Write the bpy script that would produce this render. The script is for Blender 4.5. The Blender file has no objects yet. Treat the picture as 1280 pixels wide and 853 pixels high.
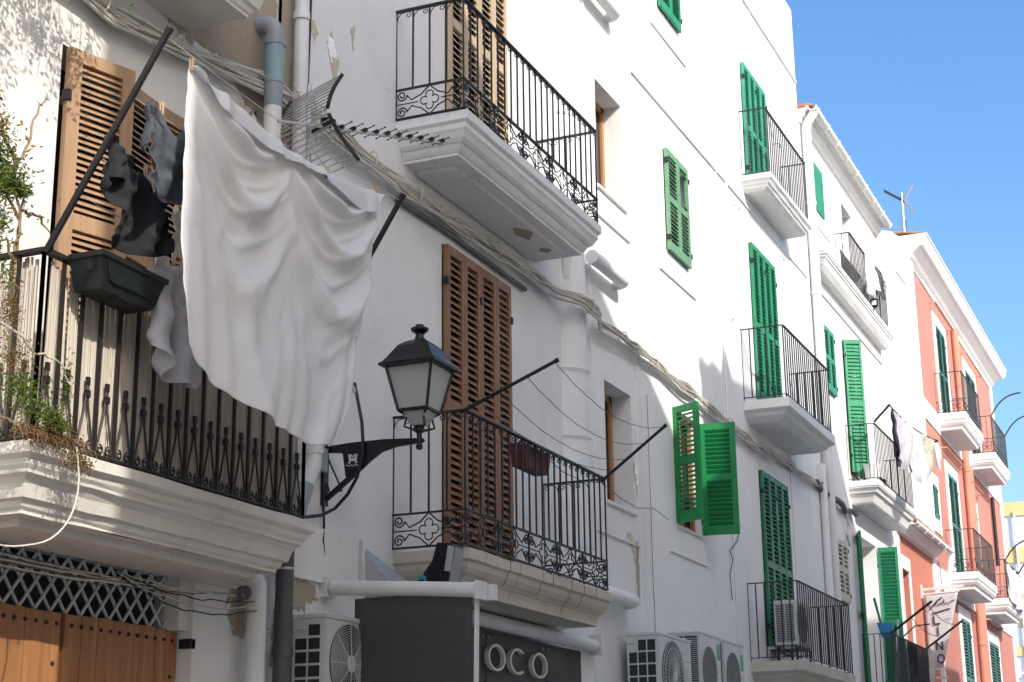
import bpy, math, random
import numpy as np
from mathutils import Vector, Matrix, noise
random.seed(7)
R = math.radians
S = bpy.context.scene
COL = S.collection

# ------------------------------------------------------------------ camera
cam = bpy.data.cameras.new('camera'); camo = bpy.data.objects.new('camera', cam); COL.objects.link(camo)
S.camera = camo
cam.sensor_width = 36; cam.sensor_fit = 'HORIZONTAL'; cam.lens = 58.37
cam.clip_start = .05; cam.clip_end = 3000
m = Matrix(((0.3964, -0.2457, -0.8846, 0), (-0.9180, -0.1185, -0.3784, -5.5), (-0.0118, 0.9621, -0.2725, 1.6), (0, 0, 0, 1)))
q = m.to_quaternion(); camo.rotation_mode = 'QUATERNION'; camo.rotation_quaternion = q; camo.location = (0, -5.5, 1.6)

# ------------------------------------------------------------------ light
SUN = Vector((-.70, -1.0, .85)).normalized()          # towards the sun
EL = math.asin(SUN.z); AZ = math.atan2(SUN.x, SUN.y)  # azimuth from +Y, clockwise
S.view_settings.view_transform = 'Standard'; S.view_settings.look = 'None'
S.view_settings.exposure = 1.34; S.view_settings.gamma = 1; S.view_settings.use_curve_mapping = False
W = bpy.data.worlds.new('World'); S.world = W; W.use_nodes = True
nt = W.node_tree; nt.nodes.clear()
wo = nt.nodes.new('ShaderNodeOutputWorld'); bg = nt.nodes.new('ShaderNodeBackground'); bg.inputs[1].default_value = 0.125
sky = nt.nodes.new('ShaderNodeTexSky'); sky.sky_type = 'NISHITA'; sky.sun_disc = False
sky.sun_elevation = EL; sky.sun_rotation = AZ; sky.air_density = 1.0; sky.dust_density = 3.0; sky.ozone_density = 2.2; sky.altitude = 0
tc = nt.nodes.new('ShaderNodeTexCoord'); mp = nt.nodes.new('ShaderNodeMapping'); mp.inputs['Scale'].default_value = (1, 1, 2.6)
cn = nt.nodes.new('ShaderNodeTexNoise'); cn.inputs['Scale'].default_value = 5.5; cn.inputs['Detail'].default_value = 8; cn.inputs['Roughness'].default_value = .6
cr = nt.nodes.new('ShaderNodeMapRange'); cr.inputs[1].default_value = .56; cr.inputs[2].default_value = .72
sp = nt.nodes.new('ShaderNodeSeparateXYZ'); zr = nt.nodes.new('ShaderNodeMapRange')
zr.inputs[1].default_value = .10; zr.inputs[2].default_value = .22; zr.inputs[3].default_value = 1; zr.inputs[4].default_value = 0
mu = nt.nodes.new('ShaderNodeMath'); mu.operation = 'MULTIPLY'; mx = nt.nodes.new('ShaderNodeMix'); mx.data_type = 'RGBA'
mx.inputs[7].default_value = (8.0, 8.4, 9.0, 1)
L = nt.links.new
L(tc.outputs['Generated'], mp.inputs[0]); L(mp.outputs[0], cn.inputs['Vector']); L(cn.outputs[0], cr.inputs[0])
L(tc.outputs['Generated'], sp.inputs[0]); L(sp.outputs[2], zr.inputs[0]); L(cr.outputs[0], mu.inputs[0]); L(zr.outputs[0], mu.inputs[1])
hs = nt.nodes.new('ShaderNodeHueSaturation'); hs.inputs['Saturation'].default_value = 1.26; hs.inputs['Value'].default_value = .90
L(sky.outputs[0], hs.inputs['Color'])
L(mu.outputs[0], mx.inputs[0]); L(hs.outputs[0], mx.inputs[6]); L(mx.outputs[2], bg.inputs[0]); L(bg.outputs[0], wo.inputs[0])
sl = bpy.data.lights.new('sun', 'SUN'); sl.energy = 2.0; sl.angle = R(.53); sl.color = (1, .955, .88)
so = bpy.data.objects.new('sun', sl); COL.objects.link(so); so.rotation_mode = 'QUATERNION'; so.rotation_quaternion = SUN.to_track_quat('Z', 'Y')
so.location = (0, -30, 40)

# ------------------------------------------------------------------ materials
M = {}
def nodes(name):
    mt = bpy.data.materials.new(name); mt.use_nodes = True; n = mt.node_tree
    b = n.nodes['Principled BSDF']; M[name] = mt
    return mt, n, b
def _noise(n, scale, detail=6, rough=.55, vec=None, scl=None):
    t = n.nodes.new('ShaderNodeTexNoise'); t.inputs['Scale'].default_value = scale
    t.inputs['Detail'].default_value = detail; t.inputs['Roughness'].default_value = rough
    c = n.nodes.new('ShaderNodeTexCoord'); mpn = n.nodes.new('ShaderNodeMapping')
    mpn.inputs['Scale'].default_value = scl or (1, 1, 1)
    n.links.new(c.outputs['Object'], mpn.inputs[0]); n.links.new(mpn.outputs[0], t.inputs['Vector'])
    return t
def _ramp(n, src, a, b):
    r = n.nodes.new('ShaderNodeMapRange'); r.inputs[1].default_value = a; r.inputs[2].default_value = b
    n.links.new(src, r.inputs[0]); return r
def _mix(n, fac, a, b):
    x = n.nodes.new('ShaderNodeMix'); x.data_type = 'RGBA'
    n.links.new(fac, x.inputs[0])
    for i, v in ((6, a), (7, b)):
        if isinstance(v, tuple): x.inputs[i].default_value = (*v, 1)
        else: n.links.new(v, x.inputs[i])
    return x.outputs[2]
def plaster(name, c, c2, stain=(.33, .25, .18), peel=0, streak=.35, bump=.25):
    mt, n, b = nodes(name)
    n1 = _noise(n, .9, 8, .6); n2 = _noise(n, 3.0, 8, .65, scl=(1, 1, .13)); n3 = _noise(n, 45, 4, .6)
    col = _mix(n, _ramp(n, n1.outputs[0], .35, .7).outputs[0], c, c2)
    r2 = _ramp(n, n2.outputs[0], .56, .86); r2.inputs[4].default_value = streak
    col = _mix(n, r2.outputs[0], col, tuple(x * .62 for x in c2))
    if peel:
        n4 = _noise(n, 1.9, 9, .62); r4 = _ramp(n, n4.outputs[0], peel, peel + .012)
        n5 = _noise(n, 9, 5, .6)
        st = _mix(n, n5.outputs[0], stain, tuple(x * 1.7 for x in stain))
        col = _mix(n, r4.outputs[0], col, st)
    vo = n.nodes.new('ShaderNodeTexVoronoi'); vo.feature = 'DISTANCE_TO_EDGE'; vo.inputs['Scale'].default_value = .8
    wn = _noise(n, 1.6, 6, .6); cc = n.nodes.new('ShaderNodeTexCoord'); va = n.nodes.new('ShaderNodeVectorMath'); va.operation = 'ADD'
    n.links.new(cc.outputs['Object'], va.inputs[0]); n.links.new(wn.outputs['Color'], va.inputs[1]); n.links.new(va.outputs[0], vo.inputs['Vector'])
    rc = _ramp(n, vo.outputs['Distance'], .0, .005); rc.inputs[3].default_value = .45; rc.inputs[4].default_value = 0
    gm = _ramp(n, n1.outputs[0], .52, .60); mm = n.nodes.new('ShaderNodeMath'); mm.operation = 'MULTIPLY'
    n.links.new(rc.outputs[0], mm.inputs[0]); n.links.new(gm.outputs[0], mm.inputs[1]); col = _mix(n, mm.outputs[0], col, tuple(x * .45 for x in c2))
    n.links.new(col, b.inputs['Base Color']); b.inputs['Roughness'].default_value = .88
    b.inputs['Specular IOR Level'].default_value = .25
    bp = n.nodes.new('ShaderNodeBump'); bp.inputs['Strength'].default_value = bump; bp.inputs['Distance'].default_value = .02
    n6 = _noise(n, 2.2, 10, .62)
    ad = n.nodes.new('ShaderNodeMath'); ad.operation = 'MULTIPLY_ADD'; ad.inputs[1].default_value = .12
    n.links.new(n3.outputs[0], ad.inputs[0]); n.links.new(n6.outputs[0], ad.inputs[2])
    n.links.new(ad.outputs[0], bp.inputs['Height']); n.links.new(bp.outputs[0], b.inputs['Normal'])
    return mt
def paint(name, c, rough=.5, var=.25, scale=6, bump=.1, metal=0, wear=None, scl=None, wl=.62):
    mt, n, b = nodes(name)
    n1 = _noise(n, scale, 8, .65, scl=scl)
    col = _mix(n, _ramp(n, n1.outputs[0], .3, .75).outputs[0], c, tuple(x * (1 - var) for x in c))
    if wear:
        n2 = _noise(n, scale * 3.1, 8, .7, scl=scl); col = _mix(n, _ramp(n, n2.outputs[0], wl, wl + .06).outputs[0], col, wear)
    n.links.new(col, b.inputs['Base Color']); b.inputs['Roughness'].default_value = rough; b.inputs['Metallic'].default_value = metal
    rr = _ramp(n, n1.outputs[0], .2, .8); rr.inputs[3].default_value = max(0, rough - .1); rr.inputs[4].default_value = min(1, rough + .15)
    n.links.new(rr.outputs[0], b.inputs['Roughness'])
    bp = n.nodes.new('ShaderNodeBump'); bp.inputs['Strength'].default_value = bump; bp.inputs['Distance'].default_value = .004
    n.links.new(n1.outputs[0], bp.inputs['Height']); n.links.new(bp.outputs[0], b.inputs['Normal'])
    return mt
def wood(name, c, c2, scl=(22, 22, 1.6), rough=.6):
    mt, n, b = nodes(name)
    n1 = _noise(n, 1.5, 8, .6, scl=scl); n2 = _noise(n, 1.0, 4, .5, scl=(5.5, 5.5, .12))
    col = _mix(n, _ramp(n, n1.outputs[0], .32, .68).outputs[0], c, c2)
    col = _mix(n, _ramp(n, n2.outputs[0], .4, .75).outputs[0], col, tuple(x * .62 for x in c))
    n.links.new(col, b.inputs['Base Color']); b.inputs['Roughness'].default_value = rough
    bp = n.nodes.new('ShaderNodeBump'); bp.inputs['Strength'].default_value = .25; bp.inputs['Distance'].default_value = .003
    n.links.new(n1.outputs[0], bp.inputs['Height']); n.links.new(bp.outputs[0], b.inputs['Normal'])
    return mt
def cloth_mat(name, c, c2=None, trans=.25, scale=8, weave=True):
    mt, n, b = nodes(name)
    n1 = _noise(n, scale, 6, .6)
    col = _mix(n, _ramp(n, n1.outputs[0], .35, .7).outputs[0], c, c2 or tuple(x * .88 for x in c))
    n.links.new(col, b.inputs['Base Color']); b.inputs['Roughness'].default_value = .95; b.inputs['Specular IOR Level'].default_value = .1
    tr = n.nodes.new('ShaderNodeBsdfTranslucent'); n.links.new(col, tr.inputs[0])
    ms = n.nodes.new('ShaderNodeMixShader'); ms.inputs[0].default_value = trans
    bp = n.nodes.new('ShaderNodeBump'); bp.inputs['Strength'].default_value = .3; bp.inputs['Distance'].default_value = .008
    n7 = _noise(n, 14, 8, .7); n.links.new(n7.outputs[0], bp.inputs['Height']); n.links.new(bp.outputs[0], b.inputs['Normal'])
    out = n.nodes['Material Output']
    n.links.new(b.outputs[0], ms.inputs[1]); n.links.new(tr.outputs[0], ms.inputs[2]); n.links.new(ms.outputs[0], out.inputs[0])
    return mt
plaster('plaster_old', (.74, .73, .70), (.66, .64, .60), peel=.70, streak=.5, bump=.4)
plaster('plaster_worn', (.79, .785, .765), (.69, .68, .65), peel=.735, streak=.5, bump=.3)
plaster('plaster_white', (.81, .81, .80), (.74, .735, .72), streak=.30, bump=.22)
plaster('plaster_far', (.82, .82, .81), (.80, .80, .79), streak=.1, bump=.12)
plaster('plaster_pink', (.46, .205, .165), (.42, .18, .145), streak=.2, bump=.15)
plaster('plaster_pink_deep', (.52, .20, .135), (.47, .175, .12), streak=.2, bump=.15)
plaster('plaster_salmon', (.50, .235, .17), (.46, .21, .155), streak=.2, bump=.15)
plaster('trim_white', (.80, .79, .77), (.74, .73, .70), streak=.5, bump=.3)
plaster('slab_old', (.72, .69, .63), (.60, .56, .49), peel=.735, streak=.7, bump=.5)
plaster('stone_pale', (.62, .58, .50), (.50, .46, .38), stain=(.22, .18, .13), peel=.69, streak=.8, bump=.6)
plaster('bare_render', (.42, .35, .27), (.33, .27, .2), stain=(.7, .69, .66), peel=.6, streak=.8, bump=.8)
plaster('stain_beige', (.60, .52, .40), (.52, .46, .36), stain=(.72, .72, .70), peel=.56, streak=.5, bump=.3)
plaster('pale_blue_wall', (.60, .64, .74), (.57, .61, .70), streak=.1, bump=.1)
plaster('ochre_band', (.62, .49, .24), (.58, .45, .22), streak=.1, bump=.1)
plaster('opposite_wall', (.82, .80, .76), (.78, .76, .72), streak=.3, bump=.2)
plaster('stone_paving', (.52, .50, .46), (.44, .42, .39), streak=.2, bump=.4)
paint('green', (.022, .27, .12), .5, .35, 4, wear=(.10, .34, .21), wl=.66)
paint('green_vivid', (.005, .24, .062), .45, .2, 4); paint('green_mint', (.045, .32, .19), .55, .35, 5, wear=(.20, .42, .30), wl=.64); paint('green_deep', (.012, .19, .075), .45, .3, 5)
paint('green_faded', (.16, .34, .19), .6, .3, 7, wear=(.36, .45, .36), wl=.6)
paint('green_grey', (.05, .17, .14), .5, .3, 6)
paint('cream_wood', (.55, .56, .44), .6, .2, 6)
wood('wood_tan', (.40, .25, .145), (.31, .185, .10)); wood('wood_light', (.56, .43, .28), (.48, .35, .21))
wood('wood_brown', (.31, .155, .078), (.235, .112, .055)); wood('wood_gate', (.44, .20, .075), (.24, .095, .035), scl=(14, 14, .8), rough=.55)
wood('wood_frame', (.42, .22, .09), (.36, .17, .07))
paint('iron', (.014, .014, .015), .45, .3, 20, wear=(.06, .035, .022), wl=.66)
paint('iron_rust', (.016, .012, .010), .6, .4, 20, wear=(.08, .035, .02), wl=.60)
paint('lamp_black', (.008, .009, .010), .3, .2, 12)
paint('rail_grey', (.05, .05, .052), .5, .3, 12)
paint('pvc_white', (.74, .73, .70), .4, .12, 3, wear=(.55, .52, .46), wl=.68)
paint('pvc_grey', (.30, .33, .37), .45, .2, 4); paint('pvc_teal', (.26, .40, .42), .5, .2, 4, wear=(.12, .36, .34), wl=.6)
paint('cast_pipe', (.09, .10, .105), .5, .3, 4, wear=(.16, .15, .14), wl=.64)
paint('cable_white', (.60, .57, .50), .6, .25, 5, wear=(.32, .28, .22), wl=.58)
paint('cable_black', (.01, .01, .01), .5, .2, 5)
paint('alu', (.58, .58, .58), .38, .2, 10, metal=.6); paint('ac_white', (.60, .61, .59), .45, .08, 3, wear=(.46, .44, .39), wl=.72)
paint('ac_dark', (.022, .024, .025), .5, .3, 8); paint('fan_back', (.07, .072, .074), .6, .2, 8); paint('fan_grey', (.24, .245, .25), .5, .2, 8)
paint('label_green', (.03, .30, .20), .4, .1); paint('label_teal', (.05, .33, .36), .4, .1); paint('label_blue', (.10, .12, .3), .4, .1)
paint('grey_fabric', (.060, .058, .057), .9, .15, 30); paint('sign_dark', (.040, .034, .031), .5, .25, 3)
paint('sign_letter', (.72, .72, .70), .35, .05); paint('plastic_planter', (.007, .011, .012), .45, .2, 8)
paint('stone_dark', (.16, .13, .10), .95, .3, 20); paint('soil', (.06, .045, .03), .95, .3, 20); paint('terracotta', (.42, .15, .06), .8, .3, 12)
paint('clay_tile', (.36, .21, .12), .85, .45, 9, wear=(.46, .36, .25), wl=.58)
paint('clay_red', (.42, .15, .08), .85, .4, 9, wear=(.5, .35, .26), wl=.6)
paint('dark_glass', (.015, .017, .02), .15, .2, 3); paint('dark_room', (.02, .02, .02), .9, .2, 3)
paint('blue_plastic', (.04, .30, .55), .4, .2, 5); paint('ink', (.012, .011, .012), .6, .1); paint('twig', (.30, .19, .11), .8, .3, 20)
paint('dry_leaf', (.42, .20, .07), .8, .4, 15); paint('red_pot', (.10, .022, .018), .6, .3, 6)
paint('reed', (.56, .50, .42), .85, .45, 3, scl=(30, 30, .5), wear=(.26, .20, .14), wl=.58)
paint('lattice_grey', (.62, .62, .60), .6, .2, 6); paint('steel_pole', (.006, .007, .007), .5, .2, 10, wear=(.05, .03, .02), wl=.74)
for nm, c in (('leaf_green', (.07, .15, .025)), ('leaf_olive', (.15, .20, .05)), ('leaf_brown', (.22, .14, .06))):
    cloth_mat(nm, c, tuple(x * .65 for x in c), trans=.3, scale=25)
cloth_mat('sheet_white', (.86, .86, .855), (.84, .84, .84), .34, 2); cloth_mat('linen', (.70, .66, .58), None, .3, 6)
cloth_mat('lilac_white', (.70, .69, .71), None, .3, 5); cloth_mat('shirt_black', (.028, .030, .034), None, .02, 10)
cloth_mat('sweat_grey', (.085, .095, .110), (.055, .062, .075), .02, 30); cloth_mat('print_lilac', (.72, .68, .76), (.32, .20, .42), .2, 45)
cloth_mat('zigzag', (.66, .64, .54), (.34, .33, .26), .2, 55); cloth_mat('banner_white', (.76, .76, .78), None, .35, 2)
cloth_mat('shirt_blackprint', (.03, .03, .035), (.03, .03, .035), .02, 12)
# lamp glass
mt, n, b = nodes('opal_glass'); b.inputs['Base Color'].default_value = (.62, .64, .60, 1); b.inputs['Roughness'].default_value = .35
b.inputs['Transmission Weight'].default_value = .35; b.inputs['Alpha'].default_value = 1
mt, n, b = nodes('clear_glass'); b.inputs['Base Color'].default_value = (.25, .27, .28, 1); b.inputs['Roughness'].default_value = .12

# ------------------------------------------------------------------ mesh helpers
class MB:
    def __init__(s): s.v = []; s.f = []
    def add(s, vs, fs):
        o = len(s.v); s.v += [tuple(p) for p in vs]; s.f += [tuple(o + i for i in f) for f in fs]; return s
    def box(s, x0, x1, y0, y1, z0, z1):
        vs = [(x, y, z) for x in (x0, x1) for y in (y0, y1) for z in (z0, z1)]
        return s.add(vs, [(0, 1, 3, 2), (4, 6, 7, 5), (0, 4, 5, 1), (2, 3, 7, 6), (0, 2, 6, 4), (1, 5, 7, 3)])
    def hexa(s, p):  # 8 points: bottom loop 4, top loop 4
        return s.add(p, [(3, 2, 1, 0), (4, 5, 6, 7), (0, 1, 5, 4), (1, 2, 6, 5), (2, 3, 7, 6), (3, 0, 4, 7)])
    def bar(s, p, q, w, h, up=(0, 0, 1)):
        p = Vector(p); q = Vector(q); d = (q - p).normalized(); u = Vector(up)
        if abs(d.dot(u)) > .98: u = Vector((0, 1, 0))
        a = d.cross(u).normalized() * w / 2; b = a.cross(d).normalized() * h / 2
        return s.hexa([p - a - b, p + a - b, p + a + b, p - a + b, q - a - b, q + a - b, q + a + b, q - a + b])
    def tube(s, pts, r, n=8, cap=True):
        pts = [Vector(p) for p in pts]; k = len(pts); rr = r if isinstance(r, (list, tuple)) else [r] * k
        t0 = (pts[1] - pts[0]).normalized(); u = t0.orthogonal().normalized(); o = len(s.v); vs = []; prev = t0
        for i, p in enumerate(pts):
            t = (pts[min(i + 1, k - 1)] - pts[max(i - 1, 0)])
            t = t.normalized() if t.length > 1e-9 else prev
            u = (u - t * u.dot(t)); u = u.normalized() if u.length > 1e-6 else t.orthogonal().normalized(); w = t.cross(u); prev = t
            for j in range(n):
                a = 2 * math.pi * j / n; vs.append(p + (u * math.cos(a) + w * math.sin(a)) * rr[i])
        fs = [(i * n + j, i * n + (j + 1) % n, (i + 1) * n + (j + 1) % n, (i + 1) * n + j) for i in range(k - 1) for j in range(n)]
        if cap: fs += [tuple(range(n - 1, -1, -1)), tuple((k - 1) * n + j for j in range(n))]
        return s.add(vs, fs)
    def loops(s, ls, close=True):  # list of equal closed loops -> skin with caps
        n = len(ls[0]); vs = [p for l in ls for p in l]
        fs = [(i * n + j, i * n + (j + 1) % n, (i + 1) * n + (j + 1) % n, (i + 1) * n + j) for i in range(len(ls) - 1) for j in range(n)]
        if close: fs += [tuple(range(n - 1, -1, -1)), tuple((len(ls) - 1) * n + j for j in range(n))]
        return s.add(vs, fs)
    def lathe(s, prof, c, n=16, axis='z'):
        c = Vector(c); ls = []
        for r, h in prof:
            l = []
            for j in range(n):
                a = 2 * math.pi * j / n; x, y = r * math.cos(a), r * math.sin(a)
                l.append(c + (Vector((x, y, h)) if axis == 'z' else Vector((x, h, y)) if axis == 'y' else Vector((h, x, y))))
            ls.append(l)
        return s.loops(ls)
    def extrude_x(s, prof, x0, x1):  # closed (y,z) profile
        return s.loops([[(x0, y, z) for y, z in prof], [(x1, y, z) for y, z in prof]])
    def grid(s, P):  # P[i][j] points
        a, b = len(P), len(P[0]); vs = [p for r in P for p in r]
        return s.add(vs, [(i * b + j, i * b + j + 1, (i + 1) * b + j + 1, (i + 1) * b + j) for i in range(a - 1) for j in range(b - 1)])
    def build(s, name, mat, parent=None, smooth=False, **kw):
        me = bpy.data.meshes.new(name); me.from_pydata(s.v, [], s.f); me.update()
        import bmesh
        bm = bmesh.new(); bm.from_mesh(me); bmesh.ops.recalc_face_normals(bm, faces=bm.faces); bm.to_mesh(me); bm.free()
        me.materials.append(M[mat] if isinstance(mat, str) else mat)
        if smooth:
            me.polygons.foreach_set('use_smooth', [True] * len(me.polygons))
            if smooth != 2: me.set_sharp_from_angle(angle=R(40))
        o = bpy.data.objects.new(name, me); COL.objects.link(o)
        for k, v in kw.items(): o[k] = v
        return o
def thing(name, label, cat, loc=(0, 0, 0), group=None):
    o = bpy.data.objects.new(name, None); COL.objects.link(o); o.location = loc; o.empty_display_size = .2
    o['label'] = label; o['category'] = cat
    if group: o['group'] = group
    return o
def part(mb, name, mat, root, smooth=False, **kw):
    """mesh given in world coordinates, parented to its thing"""
    o = mb.build(name, mat, None, smooth, **kw); o.parent = root
    r = root; off = Vector((0, 0, 0))
    while r: off += Vector(r.location); r = r.parent
    o.location = -off
    return o
def tag(o, label, cat, group=None):
    o['label'] = label; o['category'] = cat
    if group: o['group'] = group
    return o
def arc(c, r, a0, a1, n, pl):  # pl(s,z)->3D
    return [pl(c[0] + r * math.cos(a0 + (a1 - a0) * i / n), c[1] + r * math.sin(a0 + (a1 - a0) * i / n)) for i in range(n + 1)]
def spiral(c, r0, r1, a0, turns, n, pl, sgn=1):
    return [pl(c[0] + (r0 + (r1 - r0) * i / n) * math.cos(a0 + sgn * turns * 2 * math.pi * i / n),
               c[1] + (r0 + (r1 - r0) * i / n) * math.sin(a0 + sgn * turns * 2 * math.pi * i / n)) for i in range(n + 1)]
def bez(p0, p1, p2, p3, n):
    return [tuple((1 - t) ** 3 * a + 3 * (1 - t) ** 2 * t * b + 3 * (1 - t) * t * t * c + t ** 3 * d for a, b, c, d in zip(p0, p1, p2, p3)) for t in [i / n for i in range(n + 1)]]
def sag(p, q, s, n=14, jit=0):
    p = Vector(p); q = Vector(q); out = []
    for i in range(n + 1):
        t = i / n; v = p.lerp(q, t); v.z -= s * 4 * t * (1 - t)
        if jit and 0 < i < n: v += Vector((random.uniform(-jit, jit) * .3, random.uniform(-jit, jit) * .5, random.uniform(-jit, jit)))
        out.append(v)
    return out

# ------------------------------------------------------------------ building helpers
def house(name, label, x0, x1, h, y=0, mat='plaster_white', holes=(), reveal=.22, depth=8, cat='house', z0=0, yfar=None):
    r = thing(name, label, cat, ((x0 + x1) / 2, y, 0))
    f = MB(); xs = sorted({x0, x1, *[a for hh in holes for a in hh[:2]]}); zs = sorted({z0, h, *[a for hh in holes for a in hh[2:4]]})
    # extra cuts keep the plaster sheet from being one giant quad
    idx = {}
    def V(x, z, yy=y):
        k = (x, z, yy)
        if k not in idx: idx[k] = len(f.v); f.v.append((x, yy, z))
        return idx[k]
    for i in range(len(xs) - 1):
        for j in range(len(zs) - 1):
            cx, cz = (xs[i] + xs[i + 1]) / 2, (zs[j] + zs[j + 1]) / 2
            if any(a < cx < b and c < cz < d for a, b, c, d in [hh[:4] for hh in holes]): continue
            f.f.append((V(xs[i], zs[j]), V(xs[i + 1], zs[j]), V(xs[i + 1], zs[j + 1]), V(xs[i], zs[j + 1])))
    s = 1 if depth > 0 else -1
    for hh in holes:
        a, b, c, d = hh[:4]; rv = (hh[4] if len(hh) > 4 else reveal) * s
        f.add([(a, y, c), (b, y, c), (b, y, d), (a, y, d), (a, y + rv, c), (b, y + rv, c), (b, y + rv, d), (a, y + rv, d)],
              [(0, 1, 5, 4), (1, 2, 6, 5), (2, 3, 7, 6), (3, 0, 4, 7)])
    yb = y + depth
    f.add([(x0, y, z0), (x1, y, z0), (x1, y, h), (x0, y, h), (x0, yb, z0), (x1, yb, z0), (x1, yb, h), (x0, yb, h)],
          [(0, 4, 7, 3), (1, 2, 6, 5), (3, 7, 6, 2), (4, 5, 6, 7)])
    part(f, 'wall', mat, r)
    return r
def pane(r, a, b, c, d, y, mat='dark_glass', name='window_pane', t=.03):
    return part(MB().box(a, b, y, y + t, c, d), name, mat, r)
def leaf(r, x, z0, w, h, y, ang, mat, panels=(.5, .5), pitch=.058, t=.04, stile=.055, fs=1, name='shutter_leaf', slat=.68, label=None, broken=False):
    """louvred leaf hinged at (x,y); ang in degrees swings it out into the street; fs=-1 hinge on the right"""
    ca, sa = math.cos(R(ang)), math.sin(R(ang))
    def T(p): u, v, zz = p; return (x + fs * (u * ca + v * sa), y - u * sa + v * ca, z0 + zz)
    mb = MB()
    def bx(u0, u1, v0, v1, a, b): mb.hexa([T((u0, v0, a)), T((u1, v0, a)), T((u1, v1, a)), T((u0, v1, a)), T((u0, v0, b)), T((u1, v0, b)), T((u1, v1, b)), T((u0, v1, b))])
    g = .003
    bx(g, stile, -t, 0, 0, h); bx(w - stile, w - g, -t, 0, 0, h)
    tot = sum(panels); rail = .075; nP = len(panels); avail = h - rail * (nP + 1) - .03; z = 0
    bx(stile, w - stile, -t + .002, -.002, 0, rail + .03); z = rail + .03
    for p_ in panels:
        ph = avail * p_ / tot; k = max(2, int(ph / pitch)); st = ph / k
        for i in range(k):
            a = z + i * st; jz = random.uniform(-.004, .004)
            if broken and z > h * .45 and i not in (0, 1, k - 1): continue
            # slat: outer edge low, inner edge high
            zl, zh = a + jz, a + st * slat + jz; th = .009
            mb.hexa([T((stile - .004, -t + .004, zl)), T((w - stile + .004, -t + .004, zl)), T((w - stile + .004, -.004, zh - th)), T((stile - .004, -.004, zh - th)),
                     T((stile - .004, -t + .004, zl + th)), T((w - stile + .004, -t + .004, zl + th)), T((w - stile + .004, -.004, zh)), T((stile - .004, -.004, zh))])
        z += ph
        bx(stile, w - stile, -t + .002, -.002, z, z + rail); z += rail
    o = part(mb, name, mat, r)
    if label: o['label'] = label
    # hinges: sub-parts
    for k, hz in enumerate((.12 * h, .88 * h)):
        hb = MB(); p = T((.0, -t * .5, hz)); hb.box(p[0] - .014, p[0] + .014, p[1] - .032, p[1] + .012, p[2] - .03, p[2] + .03)
        part(hb, 'hinge', 'iron', o)
    return o
def closed_set(r, x0, x1, z0, z1, n, y, mat, **k):
    w = (x1 - x0) / n
    for i in range(n):
        fs = 1 if i % 2 == 0 else -1
        leaf(r, x0 + i * w if fs == 1 else x0 + (i + 1) * w, z0, w, z1 - z0, y, random.uniform(.1, .7), mat, fs=fs, **k)
def slab(r, x0, x1, y, d, zt, prof, mat, ends=(1, 1), name='balcony'):
    """moulded balcony slab: prof = [(inset, drop)]"""
    ls = []
    for o, dz in prof:
        a = x0 + o * ends[0]; b = x1 - o * ends[1]; n = 10; f = y - d + o
        l = [(a, y + .02, zt - dz), (a, f, zt - dz)] + [(a + (b - a) * i / n, f, zt - dz + .004 * math.sin(i * 2.3 + o * 60)) for i in range(1, n)] + [(b, f, zt - dz), (b, y + .02, zt - dz)]
        ls.append(l)
    return part(MB().loops(ls), name, mat, r)
PROF = [(0, 0), (.0, .09), (.012, .10), (.012, .115), (.03, .125), (.05, .15), (.062, .19), (.085, .205), (.10, .21), (.115, .25), (.135, .30), (.15, .34), (.165, .345), (.165, .36)]
PROF_S = [(0, 0), (0, .07), (.015, .08), (.03, .10), (.045, .13), (.06, .135), (.075, .17), (.11, .20), (.12, .21)]
def rail_path(x0, x1, y, d):
    """returns three wall-to-wall segments as (origin, direction, length)"""
    return [((x0, y), (0, -1), d), ((x0, y - d), (1, 0), x1 - x0), ((x1, y - d), (0, 1), d)]
def railing_plain(owner, x0, x1, y, d, z0, h, mat='iron', sp=.115, rb=.007, midz=None, name='railing', inset=.03):
    mb = MB(); x0 += inset; x1 -= inset; d -= inset
    for (ox, oy), (dx, dy), ln in rail_path(x0, x1, y, d):
        P = lambda s, z: (ox + dx * s, oy + dy * s, z0 + z)
        mb.bar(P(0, h), P(ln, h), .034, .010); mb.bar(P(0, .045), P(ln, .045), .022, .010)
        n = max(2, round(ln / sp))
        for i in range(n + 1):
            s = ln * i / n
            if ln == d and ((dy > 0 and i == 0) or (dy < 0 and i == n)): continue
            j = random.uniform(-.003, .003)
            mb.bar(P(s, -.02 if i in (0, n) else .045), P(s + j, h), rb * (2.6 if i in (0, n) and ln != d else 2), rb * 2)
    return part(mb, name, mat, owner)
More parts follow.
